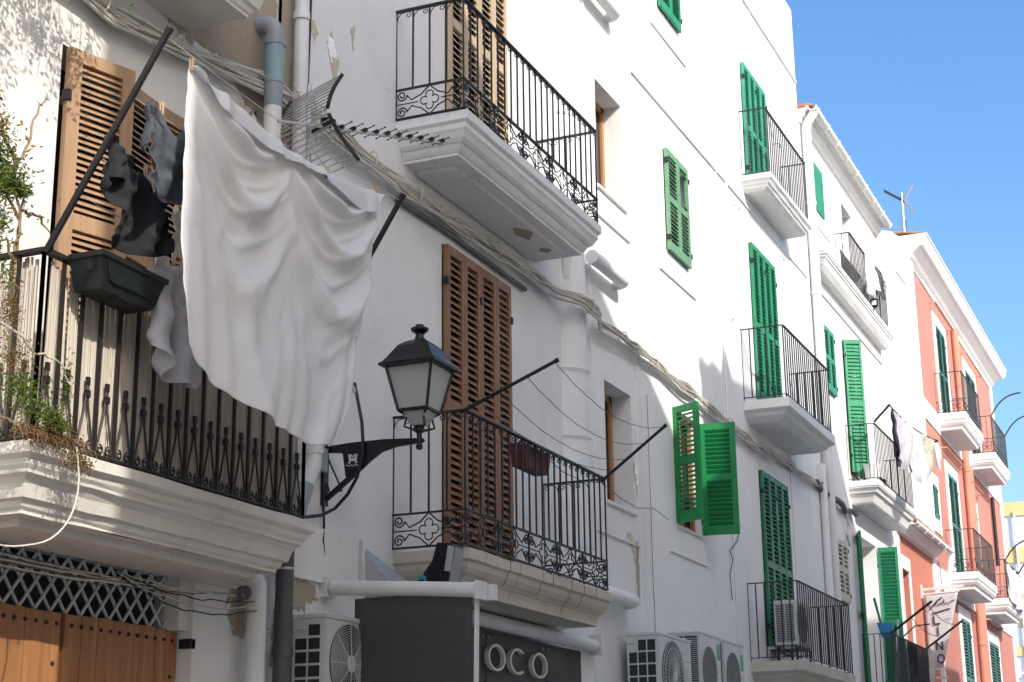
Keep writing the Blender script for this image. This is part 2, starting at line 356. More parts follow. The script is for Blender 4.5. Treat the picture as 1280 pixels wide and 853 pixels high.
def railing_scroll(owner, x0, x1, y, d, z0, h, mat='iron', inset=.02, name='railing'):
    mb = MB(); x0 += inset; x1 -= inset; d -= inset; pz = .245; zb = .03
    for k, ((ox, oy), (dx, dy), ln) in enumerate(rail_path(x0, x1, y, d)):
        P = lambda s, z: (ox + dx * s, oy + dy * s, z0 + z)
        mb.bar(P(0, h), P(ln, h), .036, .014); mb.bar(P(0, zb), P(ln, zb), .026, .012); mb.bar(P(0, zb + pz), P(ln, zb + pz), .026, .012)
        n = max(1, round(ln / .57)); w = ln / n; bars = round(ln / .135)
        for i in range(bars + 1):
            s = ln * i / bars
            if k != 1 and ((k == 0 and i == bars) or (k == 2 and i == 0)): continue
            mb.bar(P(s, zb + pz), P(s + random.uniform(-.002, .002), h), .012, .012)
            if i < bars:   # curls under the handrail
                b = ln / bars; r = .026
                mb.tube(spiral((s + b * .72, h - .012 - r), r, .008, math.pi / 2, 1.15, 14, P, -1), .0042, 5)
                mb.tube([P(s + .004, h - .085), P(s + .012, h - .05), P(s + b * .3, h - .018), P(s + b * .72, h - .012)], .0042, 5)
        for m_ in range(n):   # quatrefoil bays between volutes
            s0 = m_ * w; c = s0 + w / 2; zc = zb + pz / 2; r = .036
            mb.bar(P(s0, zb), P(s0, zb + pz), .014, .012)
            for sx in (-1, 1):
                for sz in (-1, 1):
                    vc = (c + sx * (w / 2 - .052), zc + sz * (pz / 2 - .052))
                    mb.tube(spiral(vc, .044, .010, (math.pi if sx > 0 else 0) - 0, 1.6, 26, P, sx * sz), .0062, 5)
                    mb.tube([P(vc[0] - sx * .044, vc[1]), P(c + sx * w * .27, zc + sz * pz * .10), P(c + sx * w * .12, zc + sz * pz * .24), P(c + sx * .006, zc + sz * (pz / 2 - .006))], .006, 5)
                mb.tube([P(c + sx * (w / 2 - .01), zc), P(c + sx * w * .30, zc), P(c + sx * w * .17, zc)], .005, 5)
            for a in range(4):
                an = a * math.pi / 2; pc = (c + math.cos(an) * r * 1.25, zc + math.sin(an) * r * 1.25)
                mb.tube(arc(pc, r * .9, an - 2.3, an + 2.3, 12, P), .005, 5)
    return part(mb, name, mat, owner)
def pipe(r, pts, rad, mat='pvc_white', name='drainpipe', n=12, collars=()):
    mb = MB().tube(pts, rad, n)
    for c in collars:   # (point, dir) sleeves
        a = Vector(c[0]); d = Vector(c[1]).normalized(); mb.tube([a - d * .03, a + d * .03], rad * 1.16, n)
    return part(mb, name, mat, r, smooth=True)
def bend(a, b, c, rad=.08, n=5):
    """points a, rounded corner at b, c"""
    a, b, c = Vector(a), Vector(b), Vector(c); p = b + (a - b).normalized() * rad; q = b + (c - b).normalized() * rad
    return [p.lerp(b, t).lerp(b.lerp(q, t), t) for t in [i / n for i in range(n + 1)]]
def path(*pts, rad=.08):
    out = [Vector(pts[0])]
    for i in range(1, len(pts) - 1): out += bend(pts[i - 1], pts[i], pts[i + 1], rad)
    out.append(Vector(pts[-1])); return out
def ledge(r, x0, x1, z, y=0, h=.035, d=.045, mat='trim_white', name='moulding'):
    return part(MB().extrude_x([(y + .01, z), (y - d * .7, z), (y - d, z + h * .3), (y - d, z + h * .8), (y - d * .6, z + h), (y + .01, z + h)], x0, x1), name, mat, r)

# ------------------------------------------------------------------ ground
g = MB().box(-600, 900, -600, 600, -.4, 0).build('ground', 'stone_paving'); g['kind'] = 'structure'
g = MB().add([(-40, -6.9, .004), (95, -6.9, .004), (95, -.3, .004), (-40, -.3, .004)], [(0, 1, 2, 3)]).build('road', 'stone_paving'); g['kind'] = 'structure'
g = MB().box(-40, 48, -.75, -.004, 0, .12).build('pavement', 'stone_paving'); g['kind'] = 'structure'

# ------------------------------------------------------------------ house 1: old white house with the laundry balcony
H1 = house('old_townhouse', 'old white plastered house at the left with peeling patches and laundry on its balcony', -7, 8.84, 14.6, 0, 'plaster_old',
           [(6.66, 8.2, 3.24, 5.67), (4.9, 8.13, 0, 2.93), (3.2, 5.0, 3.24, 5.67)], .24)
pane(H1, 6.67, 8.19, 3.25, 5.66, .2, 'dark_room', 'door_recess'); pane(H1, 3.21, 4.99, 3.25, 5.66, .2, 'dark_room', 'door_recess')
leaf(H1, 6.68, 3.27, .44, 2.38, -.01, 17, 'wood_tan', (.56, .40), .038, stile=.085, slat=1.05)
leaf(H1, 7.52, 3.27, .37, 2.38, .0, 5, 'wood_tan', (.56, .40), .040, slat=.9, stile=.06, fs=-1)
leaf(H1, 7.53, 3.27, .33, 2.38, .0, 1, 'wood_tan', (.56, .40), .040, slat=.9, stile=.06)
leaf(H1, 8.19, 3.27, .33, 2.38, .0, 1, 'wood_tan', (.56, .40), .040, slat=.9, stile=.06, fs=-1)
for i in range(4): leaf(H1, 3.21 + i * .445, 3.27, .44, 2.38, .03, 0, 'wood_tan', (.56, .40), .040, slat=.9, stile=.06)
ledge(H1, -6.9, 5.62, 6.9, h=.06)
# raised plaster strip beside the shutters
part(MB().box(6.36, 6.52, -.022, .01, 3.3, 6.2), 'pilaster', 'plaster_old', H1)
# balcony with reed screen
PL = [(0, 0), (0, .055), (.012, .065), (.03, .075), (.035, .10), (.05, .12), (.052, .135), (.075, .15), (.095, .175), (.105, .21), (.112, .235), (.135, .245), (.145, .27), (.16, .285), (.16, .30)]
B1 = slab(H1, 5.86, 8.42, 0, .63, 3.24, PL, 'slab_old')
part(MB().box(6.12, 8.18, -.38, -.02, 2.90, 2.942).extrude_x([(.01, 2.905), (-.03, 2.907), (-.05, 2.92), (-.09, 2.93), (-.10, 2.94), (.01, 2.94)], 4.9, 8.7), 'soffit_panel', 'slab_old', B1)
mb = MB(); x0, x1, d, z0, h = 5.94, 8.37, .57, 3.24, .93
for (ox, oy), (dx, dy), ln in rail_path(x0, x1, 0, d):
    P = lambda s, z: (ox + dx * s, oy + dy * s, z0 + z)
    mb.bar(P(-.01, h), P(ln + .01, h), .045, .02); mb.bar(P(0, .03), P(ln, .03), .03, .012); n = max(3, round(ln / .148))
    for i in range(n + 1):
        s = ln * i / n; mb.bar(P(s, 0), P(s, h), .016, .016)
        if i < n:      # splayed lower bars with a collar
            b = ln / n; c = s + b / 2
            for sx in (-1, 1):
                mb.tube([P(c + sx * b * .46, .03), P(c + sx * b * .30, .12), P(c + sx * .012, .26), P(c + sx * .006, .36)], .006, 5)
                mb.tube(spiral((c + sx * b * .22, .065), .026, .008, math.pi / 2, 1.2, 12, P, sx), .005, 5)
            mb.bar(P(c, .30), P(c, .335), .028, .022); mb.bar(P(c, .36), P(c, .40), .02, .016)
part(mb, 'railing', 'iron_rust', B1)
mb = MB()
for (ox, oy), (dx, dy), ln in (((5.965, 0), (0, -1), .535), ((5.965, -.54), (1, 0), 2.38), ((8.345, -.54), (0, 1), .52)):
    s = .004
    while s < ln - .006:
        wd = random.uniform(.013, .023); zt = .885 + random.uniform(-.05, .035); o = random.uniform(-.006, .006); l_ = random.uniform(-.005, .005)
        if random.random() > .06:
            nx, ny = -dy, dx
            mb.tube([(ox + dx * s + nx * o, oy + dy * s + ny * o, z0 + .01), (ox + dx * (s + l_ * .5) + nx * o * .2, oy + dy * (s + l_ * .5), z0 + zt * .5), (ox + dx * (s + l_) - nx * o, oy + dy * (s + l_) - ny * o, z0 + zt)], [wd * .5, wd * .47, wd * .42], 5)
        s += wd * random.uniform(.82, 1.0)
part(mb, 'reed_screen', 'reed', B1, label='pale dry reed screen tied behind the bars')
# gate and lattice
GY = .10
part(MB().box(4.9, 8.13, GY + .1, GY + .13, 0, 2.93), 'gate_recess', 'dark_room', H1)
for a, b in ((4.92, 5.96), (5.99, 7.08), (7.11, 8.12)):
    mb = MB(); x = a
    while x < b - .01:
        w_ = min(random.uniform(.115, .15), b - x); mb.box(x + .0015, x + w_ - .0015, GY + random.uniform(-.003, .003), GY + .045, .02, 2.625 + random.uniform(-.004, .004)); x += w_
    gt = part(mb, 'gate_leaf', 'wood_gate', H1)
    nb = MB(); x = a + .05
    while x < b - .03: nb.lathe([(.0001, -.010), (.008, -.008), (.0115, .0), (.0115, .004)], (x, GY - .004, 2.565), 8, 'y'); x += .083
    nb.lathe([(.0001, -.01), (.008, -.008), (.011, .0), (.011, .004)], (b - .06, GY - .004, 2.36), 8, 'y'); part(nb, 'nail', 'iron_rust', gt, smooth=True, kind='stuff')
part(MB().box(8.115, 8.165, GY - .10, GY - .02, 2.52, 2.575), 'gate_hinge', 'iron', H1)
mb = MB()
for k in range(-6, 56):
    for sg in (1, -1):
        xa = 4.9 + k * .062; za = 2.63 if sg > 0 else 2.925; ln = .295; xb = xa + ln * .85
        t0 = max(0, (4.9 - xa) / (xb - xa)); t1 = min(1, (8.12 - xa) / (xb - xa))
        if t1 <= t0: continue
        f = lambda t: (xa + (xb - xa) * t, GY + (.02 if sg > 0 else .028), za + sg * ln * t)
        if k % 1 == 0 and k % 2 == 0: mb.bar(f(t0), f(t1), .013, .012, (0, 1, 0))
part(mb, 'lattice', 'lattice_grey', H1)
part(MB().box(8.03, 8.128, .03, .2, 2.62, 2.925), 'door_jamb', 'slab_old', H1)
# upper balcony of house 1
B1b = slab(H1, 4.2, 7.97, 0, .60, 6.56, PL, 'slab_old')
mb = MB()
for (ox, oy), (dx, dy), ln in rail_path(4.25, 7.92, 0, .55):
    P = lambda s, z: (ox + dx * s, oy + dy * s, 6.56 + z)
    mb.bar(P(0, .93), P(ln, .93), .04, .02); mb.bar(P(0, .03), P(ln, .03), .03, .012)
    for i in range(round(ln / .14) + 1):
        s = ln * i / round(ln / .14); mb.bar(P(s, 0), P(s, .93), .015, .015)
        mb.tube(spiral((s + .05, .07), .03, .008, 0, 1.3, 12, P), .006, 5)
part(mb, 'railing', 'iron_rust', B1b)
def patch(root, pts, y=-.006, seed=0, mat='bare_render', jag=.02, name='bare_patch'):
    """area of fallen plaster with a ragged edge, a few millimetres proud of the wall sheet"""
    rs = random.Random(seed); out = []; n = len(pts)
    for i in range(n):
        a, b = pts[i], pts[(i + 1) % n]; k = max(2, int(math.hypot(b[0] - a[0], b[1] - a[1]) / .035))
        for q_ in range(k): t = q_ / k; out.append((a[0] + (b[0] - a[0]) * t + rs.gauss(0, jag) * .7, a[1] + (b[1] - a[1]) * t + rs.gauss(0, jag)))
    o = part(MB().add([(x, y, z) for x, z in out], [tuple(range(len(out)))]), name, mat, root)
    return o
patch(H1, [(7.35, 6.30), (7.8, 6.22), (8.2, 6.25), (8.56, 6.02), (8.84, 6.0), (8.84, 7.1), (8.1, 7.1), (8.06, 6.5), (7.4, 6.45)], seed=3)
patch(H1, [(8.48, 5.5), (8.56, 5.35), (8.62, 5.6), (8.62, 6.05), (8.52, 6.0)], seed=5, jag=.012)
patch(H1, [(8.72, 5.6), (8.84, 5.5), (8.84, 6.1), (8.74, 6.1)], seed=6)
patch(H1, [(8.45, 2.75), (8.6, 2.6), (8.84, 2.7), (8.84, 3.2), (8.6, 3.1)], seed=8)
# drain pipes on house 1
pipe(H1, path((8.62, .05, 6.66), (8.62, -.13, 6.66), (8.62, -.13, 6.05), rad=.10), .062, 'pvc_grey', collars=[((8.62, -.13, 6.52), (0, 0, 1))])
pipe(H1, [(8.62, -.13, 6.50), (8.62, -.13, 6.22)], .066, 'pvc_teal')
pipe(H1, [(8.62, -.13, 6.24), (8.62, -.13, 4.4)], .060, 'pvc_white')
pipe(H1, path((8.50, -.02, 3.05), (8.62, -.12, 2.95), (8.62, -.12, 2.2), rad=.05), .06, 'pvc_white')
# ------------------------------------------------------------------ house 2a: scroll balconies and bathroom windows
H2 = house('worn_townhouse', 'white house with two black scrollwork balconies and brown shutters behind the street lamp', 8.85, 16.28, 14.6, .0, 'plaster_worn',
           [(11.50, 12.71, 6.78, 9.25), (11.44, 12.73, 3.44, 6.02), (15.15, 15.96, 7.84, 9.03), (15.19, 15.99, 4.54, 5.76), (15.15, 15.96, 10.9, 12.1), (11.5, 12.71, 10.1, 12.5)], .24)
for a, b, c, d in ((11.50, 12.71, 6.78, 9.25), (11.44, 12.73, 3.44, 6.02), (11.5, 12.71, 10.1, 12.5)): pane(H2, a, b, c, d, .1, 'dark_room', 'door_recess')
closed_set(H2, 11.50, 12.71, 6.79, 9.24, 4, -.012, 'wood_light', panels=(.5, .5), pitch=.058, stile=.05, slat=.8)
closed_set(H2, 11.44, 12.73, 3.45, 6.01, 4, -.012, 'wood_brown', panels=(.47, .53), pitch=.058, stile=.055, slat=.86)
closed_set(H2, 11.50, 12.71, 10.11, 12.49, 4, -.012, 'wood_light', panels=(.5, .5), pitch=.058, stile=.05, slat=.8)
for c, d in ((7.84, 9.03), (4.54, 5.76), (10.9, 12.1)):
    f = MB(); a, b, yy = 15.16, 15.96, .20
    for (p, q, s_, t_) in ((a, a + .07, c, d), (b - .07, b, c, d), (a, b, c, c + .07), (a, b, d - .07, d), (a + .37, a + .43, c, d)): f.box(p, q, yy, yy + .05, s_, t_)
    wf = part(f, 'window_frame', 'wood_frame', H2); pane(wf, a, b, c, d, yy + .025, 'dark_glass')
    ledge(H2, 15.12, 16.02, c - .045, h=.04, d=.03)
    ledge(H2, 14.87, 16.1, c - .36, h=.022, d=.024)
    z = c - .97
    pipe(H2, path((14.60, -.12, z - .01), (14.9, -.12, z), (15.57, -.12, z), (15.57, .06, z), rad=.09), .07, 'plaster_white', 'branch_pipe')
for k, pp in enumerate(([(9.28, 6.98), (9.36, 6.86), (9.40, 6.95), (9.33, 7.04)], [(9.52, 6.95), (9.66, 6.66), (9.70, 6.85), (9.58, 7.08)], [(9.86, 7.2), (9.92, 7.05), (9.94, 7.3)], [(15.98, 5.0), (16.10, 4.72), (16.14, 4.95), (16.05, 5.15)],
        [(15.72, 4.2), (15.95, 4.08), (16.02, 3.6), (16.1, 3.75), (16.08, 4.22), (15.75, 4.3)], [(8.87, 6.0), (9.14, 5.9), (9.12, 7.6), (8.87, 7.9)], [(9.0, 3.0), (9.3, 2.85), (9.55, 2.95), (9.5, 3.05), (9.1, 3.06)], [(8.98, 2.5), (9.15, 2.4), (9.2, 2.75), (9.02, 2.9)])):
    patch(H2, pp, -.005, 20 + k, 'bare_render' if k in (5, 6, 7) else 'stain_beige', .010 if k in (0, 1, 2, 3) else .02)
# plastered vertical duct
mb = MB(); n = 10; P = [[(14.02 + .60 * i / n, .01 - .13 * math.sin(math.pi * i / n) ** .6, z) for z in (2.0, 5.5, 9.0, 14.6)] for i in range(n + 1)]
part(mb.grid(P), 'duct', 'plaster_white', H2, smooth=True)
for z in (3.9, 4.95, 5.6, 8.2, 9.9): part(MB().tube([(14.0 + .62 * i / 10, .01 - .15 * math.sin(math.pi * i / 10) ** .6, z + .006 * i) for i in range(11)], .006, 5), 'pipe_clip', 'plaster_worn', H2)
pipe(H2, path((13.4, .02, 6.95), (13.4, -.09, 6.95), (14.05, -.09, 6.85), (14.1, -.02, 6.5), rad=.09), .05, 'plaster_white', 'branch_pipe')
part(MB().box(16.15, 16.29, -.02, .01, 2.0, 14.6), 'corner_strip', 'plaster_worn', H2)
part(MB().box(14.80, 14.86, -.014, .01, 3.7, 14.6), 'corner_strip', 'plaster_white', H2)
PA = [(0, 0), (0, .07), (.01, .08), (.025, .09), (.025, .13), (.04, .15), (.06, .19), (.085, .215), (.10, .22), (.115, .25), (.13, .27), (.145, .28), (.145, .30)]
BA = slab(H2, 10.62, 13.55, 0, .61, 6.755, PA, 'trim_white'); railing_scroll(BA, 10.6, 13.55, 0, .60, 6.74, .95)
part(MB().box(10.95, 13.25, -.36, -.02, 6.425, 6.458), 'soffit_panel', 'trim_white', BA)
BC = slab(H2, 10.62, 13.55, 0, .61, 10.08, PA, 'trim_white'); railing_scroll(BC, 10.6, 13.55, 0, .60, 10.07, .95)
for c, rx, ry in (((12.55, 6.0), .16, .07), ((13.05, 6.0), .07, .05)):
    part(MB().add([(c[0] + rx * math.cos(a) * (1 + .25 * math.sin(3 * a)), -.25 + ry * math.sin(a) * (1 + .2 * math.cos(4 * a)), 6.422) for a in [i * .393 for i in range(16)]], [tuple(range(16))]), 'stain_patch', 'bare_render', BA)
PB = [(0, 0), (0, .075), (.008, .082), (.022, .09), (.030, .13), (.05, .165), (.075, .19), (.08, .20), (.09, .205), (.10, .24), (.105, .27), (.105, .29)]
BB = slab(H2, 10.62, 13.55, 0, .61, 3.40, PB, 'stone_pale'); railing_scroll(BB, 10.6, 13.55, 0, .60, 3.40, 1.0)
for i in range(1, 9):   # open joints between the stones of the cornice
    x = 10.62 + 2.93 * i / 9 + random.uniform(-.09, .09)
    pts = [(x + random.uniform(-.004, .004), -.612 + o, 3.40 - dz) for o, dz in PB[:-1]]
    part(MB().tube(pts[:random.choice((4, 7, 11, 11))], random.uniform(.001, .0026), 4), 'joint', 'stone_dark', BB)

pipe(H2, [(9.02, -.09, 14), (9.02, -.09, 9), (9.03, -.09, 6.0), (9.06, -.09, 4.6)], .052, 'pvc_white', collars=[((9.02, -.09, 6.9), (0, 0, 1)), ((9.02, -.09, 9.6), (0, 0, 1))])
pipe(H2, path((9.06, -.09, 4.7), (9.30, -.10, 4.3), (9.31, -.10, 3.80), (9.12, -.10, 3.52), rad=.07), .052, 'pvc_white', collars=[((9.31, -.1, 3.90), (0, 0, 1))])
pipe(H2, [(9.20, -.10, 3.64), (8.98, -.12, 3.28)], .055, 'pvc_grey')
pipe(H2, [(8.94, -.12, 3.34), (8.93, -.12, 2.6), (8.91, -.12, 1.2)], .058, 'cast_pipe', collars=[((8.93, -.12, 2.56), (0, 0, 1))])
pipe(H2, [(8.93, -.12, 3.075), (8.93, -.12, 3.06)], .063, 'alu', 'pipe_clamp')
part(MB().box(9.0, 10.06, -.03, .01, 3.06, 3.42).box(10.08, 10.12, -.05, .01, 2.97, 3.42), 'wall_ledge', 'plaster_worn', H2)
part(MB().hexa([(10.13, -.02, 3.02), (10.75, -.02, 3.02), (10.75, 0, 3.02), (10.13, 0, 3.02), (10.13, -.30, 3.04), (10.6, -.30, 3.06), (10.12, -.005, 3.40), (10.1, 0, 3.4)]), 'metal_flashing', 'alu', H2)
# ------------------------------------------------------------------ house 2b: white house with green shutters
holes = [(17.4, 18.22, 7.82, 9.08), (17.4, 18.22, 10.92, 12.2), (17.42, 18.30, 4.62, 5.95), (21.12, 22.38, 6.88, 9.08), (21.17, 22.40, 9.98, 11.80), (21.02, 22.39, 3.55, 5.88)]
H3 = house('tall_white_house', 'tall bright white house with emerald green shutters, one pair of them swung open', 16.285, 24.7, 14.25, -.008, 'plaster_white', holes, .2)
YB = -.02
for a, b, c, d in holes: pane(H3, a, b, c, d, .12, 'dark_room', 'door_recess')
leaf(H3, 17.4, 7.82, .41, 1.26, YB, .3, 'green_faded', (.5, .5), .05, slat=.8); leaf(H3, 18.22, 7.82, .41, 1.26, YB, .5, 'green_faded', (.5, .5), .05, slat=.8, fs=-1, broken=True)
closed_set(H3, 17.4, 18.22, 10.92, 12.2, 2, YB, 'green', panels=(.5, .5), pitch=.05, slat=.8)
leaf(H3, 17.42, 4.63, .40, 1.31, YB, 119, 'green_vivid', (.5, .5), .05, stile=.07)
leaf(H3, 18.32, 4.63, .43, 1.31, YB, 98, 'green_vivid', (.5, .5), .05, stile=.07, fs=-1, slat=1.12)
f = MB()
for p, q, s_, t_ in ((17.42, 17.48, 4.62, 5.95), (18.24, 18.30, 4.62, 5.95), (17.42, 18.3, 4.62, 4.68), (17.42, 18.3, 5.89, 5.95), (17.84, 17.88, 4.62, 5.95)): f.box(p, q, .06, .10, s_, t_)
part(f, 'window_frame', 'wood_frame', H3)
closed_set(H3, 21.12, 22.38, 6.88, 9.08, 4, YB, 'green', panels=(.46, .54), pitch=.052, stile=.05, slat=.8)
closed_set(H3, 21.17, 22.40, 9.98, 11.80, 4, YB, 'green_mint', panels=(.46, .54), pitch=.052, stile=.05, slat=.8)
closed_set(H3, 21.02, 22.39, 3.56, 5.88, 4, YB, 'green_deep', panels=(.46, .54), pitch=.056, stile=.05, slat=.75)
for c in (7.50, 10.56, 4.28): ledge(H3, 17.1, 18.46, c, -.008, .02, .022)
ledge(H3, 17.40, 18.32, 4.59, -.008, .02, .03)
ledge(H3, 16.3, 21.0, 9.58, -.008, .022, .025); ledge(H3, 21.0, 24.6, 9.575, -.008, .02, .022); ledge(H3, 16.3, 24.65, 12.92, -.008, .03, .035)
S1 = slab(H3, 20.92, 23.3, -.008, .42, 9.98, PROF_S, 'trim_white'); railing_plain(S1, 20.95, 23.3, -.008, .40, 9.98, .98, 'rail_grey', .11)
S2 = slab(H3, 20.46, 23.10, -.008, .60, 6.69, [(0, 0), (0, .12), (.03, .14), (.07, .16), (.10, .20), (.20, .26), (.24, .27)], 'trim_white'); railing_plain(S2, 20.46, 23.08, -.008, .59, 6.69, .97, 'iron', .115)
S3 = slab(H3, 20.15, 23.12, -.008, .66, 3.33, [(0, 0), (0, .12), (.03, .14), (.07, .16), (.10, .20), (.20, .26), (.24, .27)], 'stone_pale'); railing_plain(S3, 20.15, 23.12, -.008, .66, 3.33, .96, 'iron', .11)
for s_ in (S2, S3): pass
pipe(H3, [(20.05, -.03, 14.2), (20.05, -.03, 9), (20.1, -.03, 7.7)], .022, 'plaster_far', 'conduit', 8)
pipe(H3, [(24.55, -.07, 6.6), (24.55, -.07, 3)], .06, 'plaster_white'); part(MB().box(24.42, 24.68, -.1, .0, 6.3, 6.55), 'pipe_hopper', 'plaster_white', H3)
pipe(H3, [(22.75, -.02, 9.3), (22.75, -.02, 2.5)], .012, 'plaster_far', 'conduit', 6); pipe(H3, [(19.6, -.02, 14.2), (19.62, -.02, 2.5)], .010, 'plaster_far', 'conduit', 6)
part(MB().tube([(16.44, -.03, 2.2)] + [(16.44 + random.uniform(-.01, .01), -.03, 2.2 + i * .16) for i in range(1, 24)], .003, 5), 'wire', 'rail_grey', H3)
for x, z in ((22.9, 11.2), (20.35, 9.35), (22.7, 9.35)): part(MB().tube([(x, 0, z), (x, -.09, z), (x + .02, -.12, z - .03), (x, -.12, z - .07), (x - .04, -.11, z - .06)], .01, 5), 'wall_hook', 'alu', H3)
part(MB().tube([(21.6, -.03, 14.2), (21.9, -.02, 12.6), (22.6, -.02, 11.6), (22.9, -.03, 11.2)], .007, 5), 'wire', 'cable_white', H3)
# ------------------------------------------------------------------ house 3
holes = [(25.5, 26.2, 11.08, 11.9), (27.75, 28.6, 11.28, 11.92), (25.4, 26.15, 8.0, 9.06), (25.38, 26.12, 4.66, 5.6), (27.0, 28.66, 6.90, 9.2), (27.15, 28.7, 3.2, 5.92, .5), (27.4, 29.2, 9.98, 10.95)]
H4 = house('gutter_house', 'white house with tiled eave, long white gutter and green shutters, left of the pink house', 24.71, 30.62, 12.55, .0, 'plaster_white', holes, .25)
for hh in holes: pane(H4, *hh[:4], .2 if len(hh) < 5 else .48, 'dark_room' if len(hh) < 5 else 'plaster_white', 'door_recess')
part(MB().box(25.5, 25.85, -.03, .01, 11.08, 11.9).box(25.855, 26.2, -.03, .01, 11.08, 11.9), 'shutter_leaf', 'green', H4)
closed_set(H4, 25.4, 26.15, 8.0, 9.06, 2, -.012, 'green_mint', panels=(.5, .5), pitch=.05, slat=.8)
closed_set(H4, 25.38, 26.12, 4.66, 5.6, 2, -.012, 'cream_wood', panels=(.5, .5), pitch=.06)
leaf(H4, 27.0, 6.92, .30, 2.27, -.02, 60, 'green', (.5, .5), .06, stile=.04, slat=1.05); leaf(H4, 27.3, 6.92, .45, 2.27, -.02, 8, 'green', (.5, .5), .06, slat=.95)
leaf(H4, 28.22, 6.92, .42, 2.27, -.02, 4, 'green', (.5, .5), .06, fs=-1)
leaf(H4, 27.13, 3.3, .44, 2.60, -.03, 163, 'green_deep', (.5, .5), .06, stile=.04); leaf(H4, 28.70, 3.3, .34, 2.60, -.02, 96, 'green', (.5, .5), .06, fs=-1, stile=.05, slat=1.05)
ledge(H4, 25.2, 30.5, 9.60, 0, .03, .03); ledge(H4, 25.4, 26.5, 10.78, 0, .03, .03)
T1 = slab(H4, 25.0, 30.6, 0, .27, 10.17, [(0, 0), (0, .04), (.012, .045), (.012, .075), (.03, .085), (.035, .12), (.05, .13), (.085, .22), (.14, .30), (.16, .31)], 'trim_white')
railing_plain(T1, 27.0, 30.2, 0, .27, 10.17, .92, 'rail_grey', .12)
T2 = slab(H4, 26.75, 30.1, 0, .50, 6.72, PROF, 'trim_white'); railing_plain(T2, 26.8, 30.05, 0, .5, 6.72, .95, 'iron', .13, .0055)
T3 = slab(H4, 27.0, 30.3, 0, .50, 3.32, PROF, 'trim_white'); railing_plain(T3, 27.0, 30.3, 0, .5, 3.32, .95, 'iron', .10)
# eave, tiles, gutter
part(MB().extrude_x([(.02, 12.28), (-.03, 12.30), (-.05, 12.36), (-.10, 12.40), (-.12, 12.47), (-.17, 12.50), (-.17, 12.545), (.02, 12.545)], 24.75, 31.0), 'cornice', 'trim_white', H4)
mb = MB(); x = 24.86
while x < 31.0:
    mb.loops([[(x - .085 + .17 * i / 6, y, z + .06 * math.sin(math.pi * i / 6)) for i in range(7)] + [(x + .065 - .13 * i / 6, y, z - .015 + .045 * math.sin(math.pi * i / 6)) for i in range(7)] for y, z in ((-.23, 12.55), (-.05, 12.58), (1.5, 12.78))]); x += .2
part(mb, 'roof_tiles', 'clay_red', H4)
part(MB().hexa([(24.72, -.14, 12.53), (30.9, -.14, 12.53), (30.9, 4, 12.53), (24.72, 4, 12.53), (24.72, -.14, 12.56), (30.9, -.14, 12.56), (30.9, 4, 13.1), (24.72, 4, 13.1)]), 'roof', 'clay_red', H4)
GP = [(-.165 - .075 + .075 * math.cos(a), 12.53 + .075 * math.sin(a)) for a in [math.pi + math.pi * i / 10 for i in range(11)]]
gt = part(MB().extrude_x(GP + [(y * 1.0 + (.01 if y < -.24 else -.01), z + .012) for y, z in GP[::-1]], 24.75, 31.05), 'gutter', 'pvc_white', H4, smooth=True)
for i in range(9): x = 24.9 + i * .76; part(MB().tube([(x, -.24 + .083 * math.cos(a), 12.53 + .083 * math.sin(a)) for a in [math.pi + math.pi * k / 10 for k in range(11)]], .012, 5), 'gutter_bracket', 'pvc_white', gt)
pipe(H4, path((24.86, -.24, 12.45), (24.86, -.10, 12.25), (24.86, -.10, 3), rad=.08), .075, 'pvc_white', collars=[((24.86, -.1, 9.4), (0, 0, 1)), ((24.86, -.1, 10.9), (0, 0, 1))])
part(MB().box(24.45, 24.8, .05, .6, 12.75, 13.1), 'chimney', 'clay_tile', H4)
pipe(H4, [(25.1, -.03, 12.2), (25.1, -.03, 9)], .012, 'cable_black', 'conduit', 6)
# ------------------------------------------------------------------ low infill
H5 = house('low_pink_house', 'low deep pink annex with a clay tile eave, left of the big pink house', 30.64, 34.62, 6.62, .01, 'plaster_pink_deep', [(31.0, 31.75, 4.0, 5.85, .5), (32.6, 33.3, 2.2, 4.4, .3)], .3)
part(MB().box(30.64, 30.92, -.02, .02, 0, 6.62), 'corner_strip', 'plaster_white', H5)
def ring(root, a, b, c, d, w_, top, bot, y=-.02, mat='plaster_white'):
    A0, A1, Z0, Z1 = a - w_, b + w_, c - bot, d + top
    o = [(A0, Z0), (A0, Z1), (A1, Z1), (A1, Z0)]; i_ = [(a, c), (a, d), (b, d), (b, c)]
    vs = [(x, yy, z) for yy in (y, .012) for x, z in o + i_]; k = 3 if not bot else 4
    fs = []
    for j in range(k):
        n_ = (j + 1) % 4; fs += [(j, n_, 4 + n_, 4 + j), (8 + j, 8 + n_, 12 + n_, 12 + j), (j, n_, 8 + n_, 8 + j), (4 + j, 4 + n_, 12 + n_, 12 + j)]
    if k == 3: fs += [(0, 4, 12, 8), (3, 7, 15, 11)]
    return part(MB().add(vs, fs), 'window_surround', mat, root)
ring(H5, 31.0, 31.75, 4.0, 5.85, .12, .25, 1.1); pane(H5, 31.0, 31.75, 4.0, 5.85, .45, 'plaster_white', 'window_panel'); pane(H5, 32.6, 33.3, 2.2, 4.4, .25, 'dark_room', 'window_panel')
part(MB().extrude_x([(.03, 6.47), (-.10, 6.49), (-.14, 6.54), (-.20, 6.58), (-.24, 6.62), (-.24, 6.66), (.03, 6.66)], 30.66, 34.6), 'cornice', 'trim_white', H5)
mb = MB(); x = 31.2
